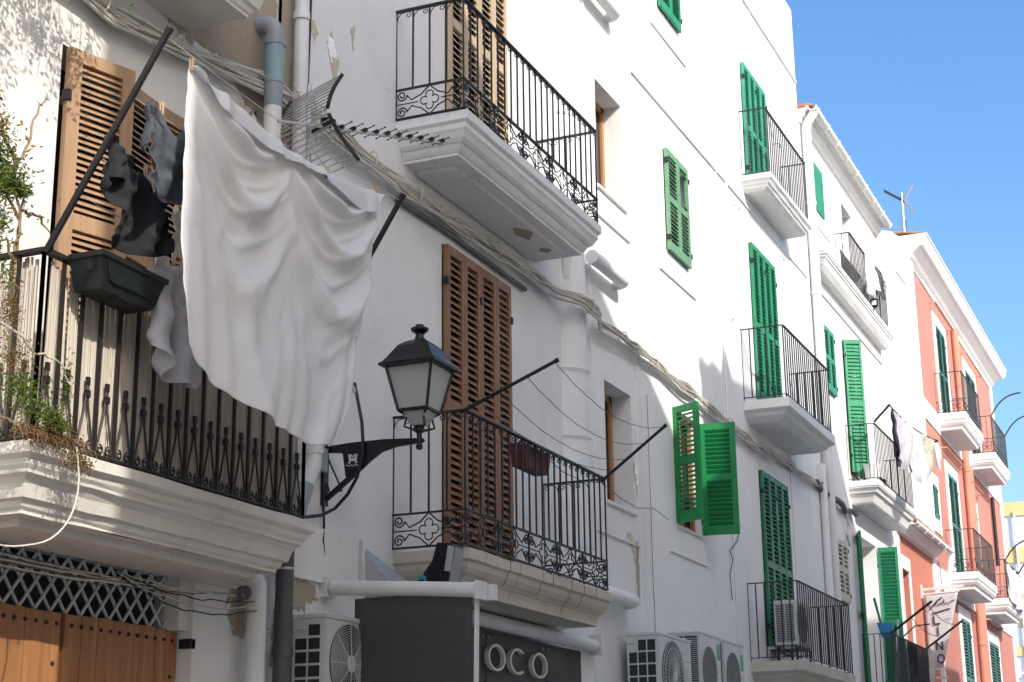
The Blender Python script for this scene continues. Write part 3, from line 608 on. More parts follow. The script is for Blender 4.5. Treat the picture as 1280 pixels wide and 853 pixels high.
while x < 34.6:
    for k in range(4):
        y0 = -.24 + k * .24; zz = 6.755 + k * .155
        mb.loops([[(x - .10 + .20 * i / 6 + random.uniform(-.006, .006), y, z + .12 * math.sin(math.pi * i / 6)) for i in range(7)] + [(x + .08 - .16 * i / 6, y, z - .01 + .085 * math.sin(math.pi * i / 6)) for i in range(7)] for y, z in ((y0 + random.uniform(-.02, .02), zz), (y0 + .32, zz + .17))])
    x += .24
part(mb, 'roof_tiles', 'clay_tile', H5)
part(MB().hexa([(31, -.12, 6.67), (34.6, -.12, 6.67), (34.6, 1.5, 6.67), (31, 1.5, 6.67), (31, -.12, 6.73), (34.6, -.12, 6.73), (34.6, 1.5, 7.6), (31, 1.5, 7.6)]), 'roof', 'clay_tile', H5)
GP = [(-.30 + .06 * math.cos(a), 6.69 + .06 * math.sin(a)) for a in [math.pi + math.pi * i / 10 for i in range(11)]]
gt = part(MB().extrude_x(GP + [(y, z + .012) for y, z in GP[::-1]], 31.0, 35.3), 'gutter', 'trim_white', H5, smooth=True)
for i in range(5): x = 31.3 + i * .75; part(MB().tube([(x, -.30 + .072 * math.cos(a), 6.69 + .072 * math.sin(a)) for a in [math.pi + math.pi * k / 8 for k in range(9)]] + [(x, -.12, 6.75)], .012, 5), 'gutter_bracket', 'trim_white', gt)
pipe(H5, path((35.2, -.30, 6.72), (35.25, -.22, 6.2), (35.2, -.15, 6.0), (33.9, -.15, 5.75), (33.9, -.12, 4.6), rad=.12), .06, 'pvc_white')
# ------------------------------------------------------------------ pink house
hs = [(37.60, 38.85, 10.02, 12.30), (42.0, 43.6, 11.3, 12.28), (37.62, 38.85, 6.45, 8.82), (40.95, 41.8, 7.2, 8.55), (37.8, 39.0, 2.9, 5.6), (42.0, 43.6, 2.9, 5.45), (35.30, 35.86, 7.45, 8.18), (42.1, 43.5, 10.02, 11.25)]
H6 = house('pink_house', 'salmon pink three storey house with white trim, wide cornice and white balconies', 34.64, 47.2, 13.15, .0, 'plaster_pink', hs, .25)
for a, b, c, d in hs: pane(H6, a, b, c, d, .2, 'dark_room', 'door_recess')
closed_set(H6, 37.60, 38.85, 10.03, 12.29, 2, .01, 'green_grey', panels=(.5, .5), pitch=.07); closed_set(H6, 42.0, 43.6, 10.03, 12.27, 2, .01, 'green_grey', panels=(.5, .5), pitch=.07)
closed_set(H6, 37.62, 38.85, 6.46, 8.81, 2, .01, 'green_grey', panels=(.5, .5), pitch=.07); closed_set(H6, 40.95, 41.8, 7.2, 8.54, 2, .01, 'green_grey', panels=(1,), pitch=.07)
closed_set(H6, 37.8, 39.0, 2.92, 5.59, 2, .01, 'green_grey', panels=(.5, .5), pitch=.07); closed_set(H6, 42.0, 43.6, 2.92, 5.44, 2, .01, 'green_grey', panels=(.5, .5), pitch=.07)
closed_set(H6, 35.30, 35.86, 7.45, 8.17, 2, .01, 'green_grey', panels=(1,), pitch=.07, stile=.04)
for a, b, c, d in ((37.60, 38.85, 10.02, 12.30), (42.0, 43.6, 10.02, 12.28), (37.62, 38.85, 6.45, 8.82), (37.8, 39.0, 2.9, 5.6), (42.0, 43.6, 2.9, 5.45), (40.95, 41.8, 7.2, 8.55)): ring(H6, a, b, c, d, .3, .25, 0)
ring(H6, 35.30, 35.86, 7.45, 8.18, .28, .25, .3)
for z in (9.55, 5.95): part(MB().box(34.64, 47.2, -.024, .012, z, z + .45), 'floor_band', 'plaster_white', H6)
part(MB().box(34.62, 35.0, -.03, .012, 0, 13.1), 'corner_strip', 'plaster_white', H6); part(MB().box(46.85, 47.22, -.03, .012, 0, 13.1), 'corner_strip', 'plaster_white', H6)
gy = [(-.028, 0), (-.028, 13.3), (.30, 13.62), (.75, 13.75), (1.25, 14.32), (1.7, 14.32), (8, 14.32), (8, 0)]
part(MB().loops([[(x, y, z) for y, z in gy] for x in (34.58, 34.86)]), 'gable_wall', 'plaster_white', H6)
part(MB().box(34.64, 47.2, -.026, .012, 12.86, 13.1), 'floor_band', 'plaster_white', H6)
part(MB().loops([[(34.62, .3, z), (34.62, -o - .03, z), (47.22 + o, -o - .03, z), (47.22 + o, .3, z)] for o, z in ((.0, 12.98), (.05, 13.02), (.08, 13.1), (.22, 13.22), (.3, 13.24), (.34, 13.3), (.38, 13.36), (.38, 13.46), (.41, 13.47), (.41, 13.50))]), 'cornice', 'trim_white', H6)
part(MB().box(34.86, 47.0, .8, 8, 13.15, 13.6), 'parapet', 'plaster_white', H6)
mb = MB(); x = 34.7
while x < 47.2: mb.loops([[(x - .085 + .17 * i / 6, y, z + .06 * math.sin(math.pi * i / 6)) for i in range(7)] + [(x + .065 - .13 * i / 6, y, z - .02) for i in range(7)] for y, z in ((-.35, 13.5), (1.5, 13.8))]); x += .22
part(mb, 'roof_tiles', 'clay_tile', H6)
PP = [(0, 0), (0, .15), (.02, .17), (.035, .22), (.07, .27), (.11, .30), (.12, .36), (.13, .36)]
for a, b, z in ((36.85, 39.55, 10.0), (41.55, 44.3, 9.97), (36.6, 39.6, 6.43), (41.55, 44.3, 6.40)):
    s_ = slab(H6, a, b, 0, .62, z, PP, 'plaster_white')
    mb = MB(); hh = .93
    for (ox, oy), (dx, dy), ln in rail_path(a + .03, b - .03, 0, .59):
        P = lambda s, q: (ox + dx * s, oy + dy * s, z + q)
        mb.bar(P(0, hh), P(ln, hh), .03, .014); mb.bar(P(0, .03), P(ln, .03), .02, .012); mb.bar(P(0, .27), P(ln, .27), .02, .012); n = max(4, round(ln / .11))
        for i in range(n + 1): mb.bar(P(ln * i / n, .27 if i not in (0, n) else 0), P(ln * i / n, hh), .010, .010)
        n = max(2, round(ln / .28))
        for i in range(n):
            w_ = ln / n; c = w_ * (i + .5)
            for sg in (-1, 1): mb.tube(spiral((c + sg * .06, .15), .085, .02, math.pi / 2, 1.3, 14, P, sg), .006, 4); mb.bar(P(c - w_ / 2, .15 - sg * .11), P(c + w_ / 2, .15 + sg * .11), .01, .008)
    part(mb, 'railing', 'rail_grey', s_)
for z, a, b in ((12.66, 37.1, 39.6), (12.58, 41.6, 44.2), (9.24, 36.9, 39.4), (9.1, 40.6, 42.4), (5.9, 41.4, 43.9)): part(MB().tube([(a, 0, z), (a, -.14, z), (b, -.14, z), (b, 0, z)], .022, 6), 'awning_rod', 'plaster_salmon', H6)
for x in (40.15, 40.5): pipe(H6, [(x, -.08, 12.8), (x, -.08, 3)], .085 if x < 40.3 else .055, 'plaster_salmon', collars=[((x, -.08, z), (0, 0, 1)) for z in (11.4, 9.3, 7.4, 5.2)])
pipe(H6, [(40.7, -.07, 9.5), (40.7, -.07, 3)], .10, 'plaster_salmon'); pipe(H6, [(44.7, -.07, 9.4), (44.7, -.07, 7.6)], .05, 'iron_rust')
# ------------------------------------------------------------------ far block closing the street
H7 = thing('far_apartment_block', 'pale blue block with ochre floor bands closing the far end of the street', 'building', (79, -6, 0))
part(MB().box(75.0, 86, -14, 4.2, 0, 14.3), 'wall', 'pale_blue_wall', H7)
for z0_, z1_ in ((13.8, 14.4), (11.75, 12.4), (7.75, 8.15), (3.6, 4.0)): part(MB().box(74.93, 86.07, -14.07, 4.27, z0_, z1_), 'floor_band', 'ochre_band', H7)
part(MB().box(74.93, 75.1, 2.35, 2.95, 9.0, 10.6), 'window_surround', 'ochre_band', H7)
for z in (9.0, 5.0): part(MB().box(74.95, 75.2, 2.45, 2.85, z + .1, z + 1.5), 'window', 'dark_glass', H7)
pipe(H7, [(74.85, 2.75, 14), (74.85, 2.75, 2)], .05, 'pvc_white'); part(MB().tube([(74.8, 3.3, 7.0), (74.8, -2, 7.1)], .06, 6), 'awning_rod', 'pvc_white', H7)
# ------------------------------------------------------------------ houses across the street (they cast the shade)
YO = -7.0
def opposite(name, label, x0, x1, h, hr=None, gable=None):
    hl = []
    x = x0 + .8
    while x + 1.1 < x1 - .4:
        for k in range(int((h - 1) // 3.3)): hl.append((x, x + 1.0, 1.0 + 3.3 * k, 3.1 + 3.3 * k))
        x += 2.5
    r = house(name, label, x0, x1, h, YO, 'opposite_wall', hl, .2, -9)
    for a, b, c, d in hl:
        part(MB().box(a, b, YO - .15, YO - .1, c, d), 'window_pane', 'dark_glass', r)
    return r
opposite('tall_opposite_house', 'tall white house across the street shading the laundry balcony', 2.12, 6.45, 14.7)
OB = opposite('gabled_opposite_house', 'white house across the street whose sloping parapet shades the lamp wall', 6.5, 9.9, 12.85)
part(MB().add([(9.9, YO, 0), (13.0, YO, 0), (13.0, YO, 11.1), (12.4, YO, 11.66), (11.7, YO, 12.06), (10.9, YO, 12.25), (9.9, YO, 12.85),
               (9.9, YO - 9, 0), (13.0, YO - 9, 0), (13.0, YO - 9, 11.1), (12.4, YO - 9, 11.66), (11.7, YO - 9, 12.06), (10.9, YO - 9, 12.25), (9.9, YO - 9, 12.85)],
              [(0, 1, 2, 3, 4, 5, 6), (13, 12, 11, 10, 9, 8, 7)] + [(i, (i + 1) % 7, 7 + (i + 1) % 7, 7 + i) for i in range(7)]), 'side_wing', 'opposite_wall', OB)
part(MB().box(13.0, 13.68, YO - 9, YO, 0, 11.1), 'side_wing', 'opposite_wall', OB)
OC = opposite('parapet_opposite_house', 'white house across the street with a low parapet and pointed finial', 13.68, 21.1, 12.62)
pr = [(13.6, 12.6), (13.6, 12.74), (13.7, 12.80), (13.95, 12.76), (14.2, 12.86), (14.55, 12.80), (14.72, 13.22), (14.86, 12.82), (15.4, 12.86), (16.1, 12.92), (17, 12.96), (18.5, 13.1), (20.4, 13.1), (21.1, 13.2), (21.3, 12.6)]
part(MB().loops([[(x, YO - yy, z) for x, z in pr] for yy in (.02, .5)]), 'parapet', 'opposite_wall', OC)
OD = opposite('low_opposite_house', 'lower white house across the far part of the street', 22.9, 32, 10.3)
part(MB().add([(21.1, YO, 0), (22.9, YO, 0), (22.9, YO, 11.7), (22.5, YO, 11.78), (21.9, YO, 12.1), (21.4, YO, 12.7), (21.1, YO, 13.2),
               (21.1, YO - 9, 0), (22.9, YO - 9, 0), (22.9, YO - 9, 11.7), (22.5, YO - 9, 11.78), (21.9, YO - 9, 12.1), (21.4, YO - 9, 12.7), (21.1, YO - 9, 13.2)],
              [(0, 1, 2, 3, 4, 5, 6), (13, 12, 11, 10, 9, 8, 7)] + [(i, (i + 1) % 7, 7 + (i + 1) % 7, 7 + i) for i in range(7)]), 'side_wing', 'opposite_wall', OD)
opposite('distant_opposite_house', 'low white house across the street opposite the pink house', 32.05, 48, 8.6)
opposite('corner_opposite_house', 'white corner house across the street behind the photographer', -14, .25, 8.2)

# ------------------------------------------------------------------ cloth
def drape(P0, pinned, ru, rv, iters=420, sub=12, damp=.985, grav=1.6, wind=(0, 0, 0), keep_y=None, bend=.12):
    """position based cloth; P0 [r][c][3], rest lengths ru [r][c-1], rv [r-1][c]"""
    P = np.array(P0, float); Q = P.copy(); pin = pinned; fixed = P[pin].copy(); dt = 1 / 60
    rd1 = np.sqrt(((ru[:-1] + ru[1:]) / 2) ** 2 + ((rv[:, :-1] + rv[:, 1:]) / 2) ** 2)
    w = np.ones(P.shape[:2]); w[pin] = 0
    def con(a, b, rest, k=1.0):
        A = P[a]; B = P[b]; d = B - A; l = np.linalg.norm(d, axis=-1) + 1e-9; wa = w[a]; wb = w[b]; s_ = wa + wb; s_[s_ == 0] = 1
        c = (k * (l - rest) / l / s_)[..., None] * d
        P[a] += c * wa[..., None]; P[b] -= c * wb[..., None]
    nr, nc = w.shape; SL = []
    for par in (0, 1):
        SL.append(((slice(None), slice(par, nc - 1, 2)), (slice(None), slice(par + 1, nc, 2)), ru[:, par::2], 1))
        SL.append(((slice(par, nr - 1, 2), slice(None)), (slice(par + 1, nr, 2), slice(None)), rv[par::2], 1))
        SL.append(((slice(par, nr - 1, 2), slice(0, nc - 1)), (slice(par + 1, nr, 2), slice(1, nc)), rd1[par::2], .25))
        SL.append(((slice(par, nr - 1, 2), slice(1, nc)), (slice(par + 1, nr, 2), slice(0, nc - 1)), rd1[par::2], .25))
    for o in range(0, 4):
        SL.append(((slice(None), slice(o, nc - 2, 4)), (slice(None), slice(o + 2, nc, 4)), (ru[:, :-1] + ru[:, 1:])[:, o::4], bend))
        SL.append(((slice(o, nr - 2, 4), slice(None)), (slice(o + 2, nr, 4), slice(None)), (rv[:-1] + rv[1:])[o::4], bend))
    g_ = np.array([wind[0], wind[1], wind[2] - grav])
    for it in range(iters):
        v = (P - Q) * damp; Q = P.copy(); P += v * (w[..., None] > 0) + g_ * dt * dt * w[..., None]
        for k in range(sub):
            for a, b, rest, kk in SL:
                n0 = min(P[a].shape[0], P[b].shape[0], rest.shape[0]); n1 = min(P[a].shape[1], P[b].shape[1], rest.shape[1])
                a2 = tuple(slice(sl.start or 0, None if sl.stop is None else sl.stop, sl.step) for sl in a)
                con(a, b, rest, kk)
            P[pin] = fixed
        if keep_y is not None: P[..., 1] = np.clip(P[..., 1], keep_y[0], keep_y[1])
    return P
def cloth(name, mat, top, hts, rights, nr, nc, slack, pins, seed, flap=0, amp=.05, folds=6, mask=None, thick=.004, yb=(-.2, .2), label='', cat='cloth', group=None, iters=300, root=None, wind=(0, 0, 0)):
    """top: (x,y,z) control points of the upper edge; hts: lengths left..right; rights: x-shift of the bottom at left and right"""
    rs = np.random.RandomState(seed); U = np.linspace(0, 1, nc); V = np.linspace(0, 1, nr)
    tx = np.array(top); tt = np.linspace(0, 1, len(top)); T = np.stack([np.interp(U, tt, tx[:, k]) for k in range(3)], -1)
    H = np.interp(U, np.linspace(0, 1, len(hts)), hts)
    P = np.zeros((nr, nc, 3)); nf = int(round(flap / (H.mean() + flap) * (nr - 1)))
    ph = rs.rand(4) * 6
    for i in range(nr):
        v = (i - nf) / (nr - 1 - nf)
        sh = (rights[0] + (rights[1] - rights[0]) * U) * max(v, 0)
        P[i, :, 0] = T[:, 0] + sh; P[i, :, 2] = T[:, 2] - (H * v if v >= 0 else -v * H)
        wv = sum(math.pow(.6, k) * np.sin(2 * np.pi * folds * (1 + .7 * k) * U + ph[k] + v * (k - 1)) for k in range(3))
        P[i, :, 1] = T[:, 1] + amp * wv * (.25 + max(v, 0)) + (-.03 + .10 * v if v < 0 else 0)
    ru = np.abs(np.diff(P[..., 0], axis=1)) * slack; rv = np.repeat((H / (nr - 1 - nf))[None, :], nr - 1, 0)
    pn = np.zeros((nr, nc), bool)
    for p in pins: j = int(round(p * (nc - 1))); pn[nf, j] = True; pn[nf, max(j - 1, 0)] = True
    P = drape(P, pn, ru, rv, iters=iters, keep_y=(T[:, 1].min() + yb[0], T[:, 1].max() + yb[1]), wind=wind)
    sc = 4.5 if abs(top[0][0]) < 12 else 3
    for i in range(nr):
        for j in range(nc):
            n_ = noise.noise(Vector((j / nc * sc * .8, i / nr * sc, seed))) + .5 * (1 - 2 * abs(noise.noise(Vector((j / nc * sc, i / nr * sc * 1.2, seed + 9)))))
            P[i, j, 1] -= .040 * n_ * min(1, i / 4); P[i, j, 0] += .012 * n_
    mb = MB(); mb.v = [tuple(p) for p in P.reshape(-1, 3)]
    for i in range(nr - 1):
        for j in range(nc - 1):
            if mask and not mask((j + .5) / (nc - 1), (i + .5) / (nr - 1)): continue
            mb.f.append((i * nc + j, i * nc + j + 1, (i + 1) * nc + j + 1, (i + 1) * nc + j))
    o = mb.build(name, mat, None, 2) if root is None else part(mb, name, mat, root, 2)
    s_ = o.modifiers.new('thickness', 'SOLIDIFY'); s_.thickness = thick; s_.offset = 0
    sb = o.modifiers.new('smooth', 'SUBSURF'); sb.levels = 2; sb.render_levels = 2
    if root is None: tag(o, label, cat, group)
    return o, P

# ------------------------------------------------------------------ laundry rack of the left balcony
RK = thing('laundry_rack', 'long black laundry poles slanting out over the reed balcony, thin lines strung between them', 'clothes rack', (5.94, -.59, 4.17))
def polept(x, t): return (x, -.59 - .62 * t, 4.18 + .985 * t)
for x in (5.94, 8.37): part(MB().tube([polept(x, -.02), polept(x, 1.0)], .017, 10).tube([polept(x, .995), polept(x, 1.02)], .020, 10), 'pole', 'steel_pole', RK, smooth=True)
for t, sg in ((.98, .03), (.70, .03), (.42, .03), (.25, .03)): part(MB().tube(sag(polept(5.94, t), polept(8.37, t), sg, 20), .0025, 5), 'line', 'cable_white', RK)
def drape_sheet():
    """bed sheet folded over the line: swags between the gathered points, long folds running down from them"""
    nu, nv, nf = 210, 200, 22
    top = lambda u: float(np.interp(u, [0, .05, .22, .42, .62, .85, 1], [5.09, 5.06, 5.045, 4.985, 5.0, 5.055, 5.10]))
    bot = lambda u: float(np.interp(u, [0, .06, .14, .3, .45, .62, .78, .90, .96, 1], [3.70, 3.63, 3.585, 3.53, 3.475, 3.455, 3.44, 3.47, 3.56, 3.66]))
    XR = lambda v: float(np.interp(v, [0, .1, .45, .7, .88, 1], [8.13, 8.10, 8.00, 7.90, 7.78, 7.66]))
    XL = lambda v: float(np.interp(v, [0, .03, .12, .5, .8, 1], [6.17, 6.16, 6.15, 6.16, 6.18, 6.23]))
    sm = lambda a, b, x: max(0., min(1., (x - a) / (b - a))) ** 2 * (3 - 2 * max(0., min(1., (x - a) / (b - a))))
    rg = lambda p: math.exp(-3.2 * math.sin(p / 2) ** 2)      # crisp ridge, wide valley
    N = lambda a, b, c=0: noise.noise(Vector((a, b, c)))
    def hgt(u, v):
        uw = u + .018 * N(u * 2.5, v * 2.2, 4) ; vw = v + .02 * N(u * 3, v * 2, 9); h = 0
        # swags of the right half, hung between the gather at u=.47 and the right corner
        for um, hw, c, l0, amp, v0, v1, ph in ((.745, .30, .34, .105, .105, .0, .90, .3), (.25, .27, .36, .12, .095, .03, .86, 1.1)):
            t = (uw - um) / hw; s_ = vw + c * (t * t) * (.8 + .5 * vw) - .03 * t
            a = amp * sm(1.15, .35, abs(t)) * sm(v1 + c * .5, v1 * .45, s_)
            h += a * rg(2 * math.pi * (s_ / (l0 * (1 + 1.3 * s_))) + ph + 1.6 * N(t * 1.1, s_ * 1.5, 7)) * (.75 + .6 * N(t * 2, s_ * 6, 12))
            h += .20 * a * rg(4.3 * math.pi * (s_ / (l0 * (1 + 1.1 * s_))) + 2 * ph + 2.2 * N(t * 1.6, s_ * 2, 17))
        # long folds falling from the gathers
        for ua, ub, wd, k_, ph, amp in ((.485, .56, .030, 1, 0, .075), (.50, .66, .030, 1, 0, .060), (.47, .47, .028, 1, 0, .05), (.02, .10, .030, 1, 0, .05), (.03, .26, .035, 1, 0, .045), (.04, .42, .035, 1, 0, .035), (.97, .93, .022, 1, 0, .05), (.97, .84, .03, 1, 0, .045), (.30, .33, .03, 1, 0, .02)):
            c_ = ua + (ub - ua) * max(vw, 0) ** .9 + .012 * N(vw * 3, ua * 7, 2); w_ = wd * (.45 + 1.3 * vw); t = (uw - c_) / w_
            h += .85 * amp * math.exp(-t * t) * sm(-.02, .15, vw) * (.45 + .65 * sm(.25, .95, vw)) * (.8 + .5 * N(vw * 3, ua * 9, 5))
        h += .030 * sm(.5, 1, vw) * math.sin(2 * math.pi * (uw * 2.3 + .2 * vw) + .8 + 1.6 * N(u * 2, v, 2))     # open flutes towards the hem
        h += .018 * sm(.6, 1, vw) * rg(2 * math.pi * (uw * 5.0) + 3 * N(u * 3, v * .7, 5))
        h += .05 * N(u * 2.1, v * 1.7, 1) + .012 * N(u * 9 + v * 3, v * 6, 3) + .004 * N(u * 26, v * 16 + u * 9, 6)
        return h * .88
    P = []
    for i in range(nf, 0, -1):      # the part folded over to the street side
        k = i / nf; row = []
        for j in range(nu + 1):
            u = j / nu; ln = (.085 + .035 * math.sin(u * 9) + .05 * N(u * 4, 1, 1)) * sm(.02, .14, u) * sm(1.0, .93, u) + .006
            row.append((6.17 + (8.13 - 6.17) * u + .004 * math.sin(u * 31) * k, -1.19 - .012 - .012 * math.sin(min(1, k * 2) * math.pi / 2) - .35 * max(0, hgt(u, .05)) - .012 * k - .012 * k * N(u * 5, 2, 2), top(u) - ln * k + .012 * (1 - k) * 0))
        P.append(row)
    for i in range(nv + 1):
        v = i / nv; row = []
        for j in range(nu + 1):
            u = j / nu; x = XL(v) + (XR(v) - XL(v)) * u; z = top(u) + .006 * (i == 0) - (top(u) - bot(u)) * v
            h = hgt(u, v) * sm(-.01, .13, v); ed = sm(1, .955, u)
            curl = .10 * (1 - ed) * sm(.55, 1, v)
            row.append((x + .12 * (h - .04) * sm(0, .3, v), -1.175 - h * (.35 + .65 * ed) + curl, z + .010 * N(u * 9, v * 3, 8) * sm(.8, 1, v)))
        P.append(row)
    o = MB().grid(P).build('bed_sheet', 'sheet_white', None, 2); o.modifiers.new('t', 'SOLIDIFY').thickness = .004
    return tag(o, 'large white bed sheet draped in deep folds over the outer laundry line', 'sheet')
drape_sheet()
def pin_(x, y, z, mat='wood_light', lab='wooden clothes peg clipped on the laundry line'):
    mb = MB()
    for sg in (-1, 1): mb.hexa([(x - .005, y + sg * .003, z - .035), (x + .005, y + sg * .003, z - .035), (x + .005, y + sg * .008, z - .035), (x - .005, y + sg * .008, z - .035), (x - .005, y + sg * .004, z + .03), (x + .005, y + sg * .004, z + .03), (x + .005, y + sg * .013, z + .03), (x - .005, y + sg * .013, z + .03)])
    return part(mb, 'clothes_peg', mat, RK)
def shirt(u, v):   # hung by the hem, arms dangling at the bottom
    if v < .66: return .18 < u < .82 or v > .60
    return (.0 < u < .22) or (.78 < u < 1.0) or (.18 < u < .82 and v < .80 - .1 * math.sin(math.pi * u))
def shirt2(u, v):
    return (.22 < u < .80) or (v > .48 and v < .98)
cloth('shirt', 'shirt_black', [(5.99, -.86, 4.66), (6.28, -.86, 4.63), (6.46, -.86, 4.64)], (.33, .38, .33), (-.03, .03), 34, 34, 1.5, (.05, .45, .95), 5, amp=.05, folds=3, yb=(-.14, .14),
      mask=lambda u, v: v < .62 or .25 < u < .98, label='black shirt hanging crumpled on the inner line by the tan shutters', cat='shirt', iters=200)
cloth('shirt', 'shirt_black', [(6.00, -.84, 4.74), (6.08, -.84, 4.75), (6.2, -.86, 4.68)], (.22, .24, .2), (-.04, .02), 20, 16, 1.4, (.0, .5, 1), 6, amp=.04, folds=2, yb=(-.1, .1), root=bpy.data.objects['shirt'], iters=120)
cloth('sweatshirt', 'sweat_grey', [(6.03, -1.03, 4.90), (6.18, -1.03, 4.88), (6.42, -1.03, 4.90)], (.30, .40, .38), (.0, .03), 34, 28, 1.4, (.0, .35, .98), 8, amp=.04, folds=2.5, yb=(-.10, .10), thick=.008,
      mask=lambda u, v: not (.24 < u < .34 and v > .3) and not (u <= .24 and v > .72), label='grey sweatshirt hanging by its hem beside the white sheet', cat='sweatshirt', iters=200)
cloth('skirt', 'lilac_white', [(6.60, -.73, 4.36), (6.75, -.73, 4.33), (6.95, -.73, 4.35)], (.42, .62, .60), (-.06, .30), 34, 34, 1.5, (.0, .35, .7, 1), 9, amp=.07, folds=3, yb=(-.14, .14),
      label='pale gathered skirt hanging low behind the sheet', cat='skirt', iters=200)
cloth('cloth_bag', 'linen', [(6.60, -.84, 4.60), (6.72, -.84, 4.56), (6.86, -.84, 4.58)], (.26, .30, .24), (.0, .0), 20, 22, 1.5, (.0, .5, 1), 11, amp=.05, folds=2.5, yb=(-.1, .1),
      label='crumpled cream cloth hanging between the black shirt and the sheet', cat='cloth', iters=160)
cloth('towel', 'linen', [(8.12, -.85, 4.62), (8.26, -.85, 4.61), (8.40, -.85, 4.62)], (.62, .62, .60), (.0, -.04), 30, 16, 1.2, (.0, .5, 1), 12, amp=.03, folds=1.5, yb=(-.1, .1),
      label='beige towel peeping out behind the right edge of the sheet', cat='towel', iters=160)
for x, y, z in ((6.17, -1.19, 5.10), (6.62, -1.19, 5.06), (7.5, -1.19, 5.02), (8.09, -1.19, 5.11), (6.17, -1.03, 4.90), (6.3, -.86, 4.65), (6.5, -.86, 4.67), (6.75, -.73, 4.35)): pin_(x, y, z)
# ------------------------------------------------------------------ planter on the rail
PT = thing('planter_box', 'dark green plastic planter box hooked over the outside of the reed balcony rail', 'planter', (6.25, -.72, 4.0))
mb = MB(); x0, x1 = 6.09, 6.60
lv = [(4.015, .05, .035), (4.04, .04, .025), (4.11, .014, .014), (4.155, .0, .0), (4.16, -.012, -.012), (4.185, -.014, -.014)]
def lp(z, ix, iy, k=0): return [(x0 + ix + k, -.60 - iy * 0 - k, z), (x0 + ix + k, -.79 + iy + k, z), (x1 - ix - k, -.79 + iy + k, z), (x1 - ix - k, -.60 - k, z)]
mb.loops([lp(*l) for l in lv] + [lp(4.185, .0, .0, .012), lp(4.13, .01, .01, .014)])
part(mb, 'box', 'plastic_planter', PT)
part(MB().tube([(6.13, -.80, 4.145), (6.15, -.788, 4.09), (6.18, -.778, 4.06), (6.50, -.778, 4.06), (6.54, -.788, 4.10)], .006, 5).box(6.075, 6.10, -.74, -.715, 4.09, 4.135).box(6.28, 6.36, -.755, -.70, 4.007, 4.017), 'trim', 'plastic_planter', PT)
part(MB().box(6.115, 6.515, -.765, -.62, 4.09, 4.135), 'soil', 'soil', PT)
for x in (6.2, 6.45): part(MB().tube([(x, -.78, 4.18), (x, -.60, 4.19), (x, -.555, 4.185), (x, -.553, 4.12)], .006, 5), 'hook', 'iron', PT)
# ------------------------------------------------------------------ plants
def foliage(root, blobs, n, size, mat, seed, twigs=None, name='leaves', droop=0):
    rs = random.Random(seed); mb = MB()
    for _ in range(n):
        c, rad = rs.choice(blobs); d = Vector((rs.gauss(0, .5), rs.gauss(0, .5), rs.gauss(0, .5)))
        p = Vector(c) + Vector((d.x * rad[0], d.y * rad[1], d.z * rad[2])); s_ = size * rs.uniform(.55, 1.3)
        a = Vector((rs.uniform(-1, 1), rs.uniform(-1, 1), rs.uniform(-1, .5) - droop)).normalized(); b = a.orthogonal().normalized(); b = (b * math.cos(rs.random() * 6) + a.cross(b) * math.sin(rs.random() * 6)).normalized()
        nn = a.cross(b) * s_ * .18
        mb.add([p - a * s_, p - b * s_ * .42 + nn, p + a * s_, p + b * s_ * .42 + nn, p - a * s_ * .0 - nn * .5], [(0, 1, 4), (1, 2, 4), (2, 3, 4), (3, 0, 4)])
    return part(mb, name, mat, root)
def twig(root, pts, r0, r1, name='stem', mat='twig', wob=.01, seed=0):
    rs = random.Random(seed); pts = [Vector(p) for p in pts]; out = []
    for i in range(len(pts) - 1):
        for k in range(5): out.append(pts[i].lerp(pts[i + 1], k / 5) + Vector((rs.uniform(-wob, wob), rs.uniform(-wob, wob), rs.uniform(-wob, wob))))
    out.append(pts[-1]); n = len(out)
    return part(MB().tube(out, [r0 + (r1 - r0) * i / n for i in range(n)], 5), name, mat, root)
PL1 = thing('climbing_plant', 'leafy green shrub with orange dry leaves rising at the left end of the reed balcony', 'plant', (5.65, -.35, 3.3))
foliage(PL1, [((5.72, -.40, 4.60), (.14, .12, .10)), ((5.66, -.42, 4.42), (.17, .14, .14)), ((5.80, -.42, 4.50), (.10, .10, .07)), ((5.60, -.38, 4.75), (.16, .14, .07)), ((5.72, -.4, 4.28), (.13, .10, .10)), ((5.90, -.40, 4.50), (.08, .05, .025)), ((5.66, -.4, 4.1), (.12, .10, .10))], 4600, .015, 'leaf_olive', 1)
foliage(PL1, [((5.72, -.4, 4.74), (.10, .1, .08)), ((5.84, -.4, 4.70), (.09, .08, .05)), ((5.62, -.4, 4.85), (.10, .08, .04))], 170, .016, 'dry_leaf', 2, name='dry_leaves')
for k, pts in enumerate((((5.97, -.40, 4.0), (5.98, -.38, 4.3), (5.99, -.38, 4.62)), ((5.93, -.42, 4.0), (5.94, -.40, 4.35), (5.88, -.40, 4.66), (5.7, -.40, 4.78), (5.5, -.4, 4.9)),
        ((5.90, -.4, 4.6), (6.02, -.36, 4.78), (6.10, -.34, 5.02), (6.22, -.30, 5.10)), ((5.90, -.4, 4.62), (5.76, -.38, 4.86), (5.6, -.36, 4.98)), ((5.94, -.4, 4.35), (5.8, -.4, 4.5), (5.6, -.42, 4.5)), ((5.95, -.4, 4.1), (5.84, -.42, 4.22), (5.74, -.42, 4.1)), ((5.95, -.4, 4.4), (6.1, -.38, 4.42), (6.22, -.36, 4.38)))):
    twig(PL1, pts, .009, .003, seed=k)
foliage(PL1, [((6.1, -.37, 4.43), (.10, .03, .02)), ((6.0, -.38, 4.5), (.05, .03, .03))], 40, .014, 'leaf_green', 12)
PL2 = thing('trailing_plant', 'green succulent clump with brown trailing stems spilling over the balcony ledge', 'plant', (5.85, -.62, 3.2))
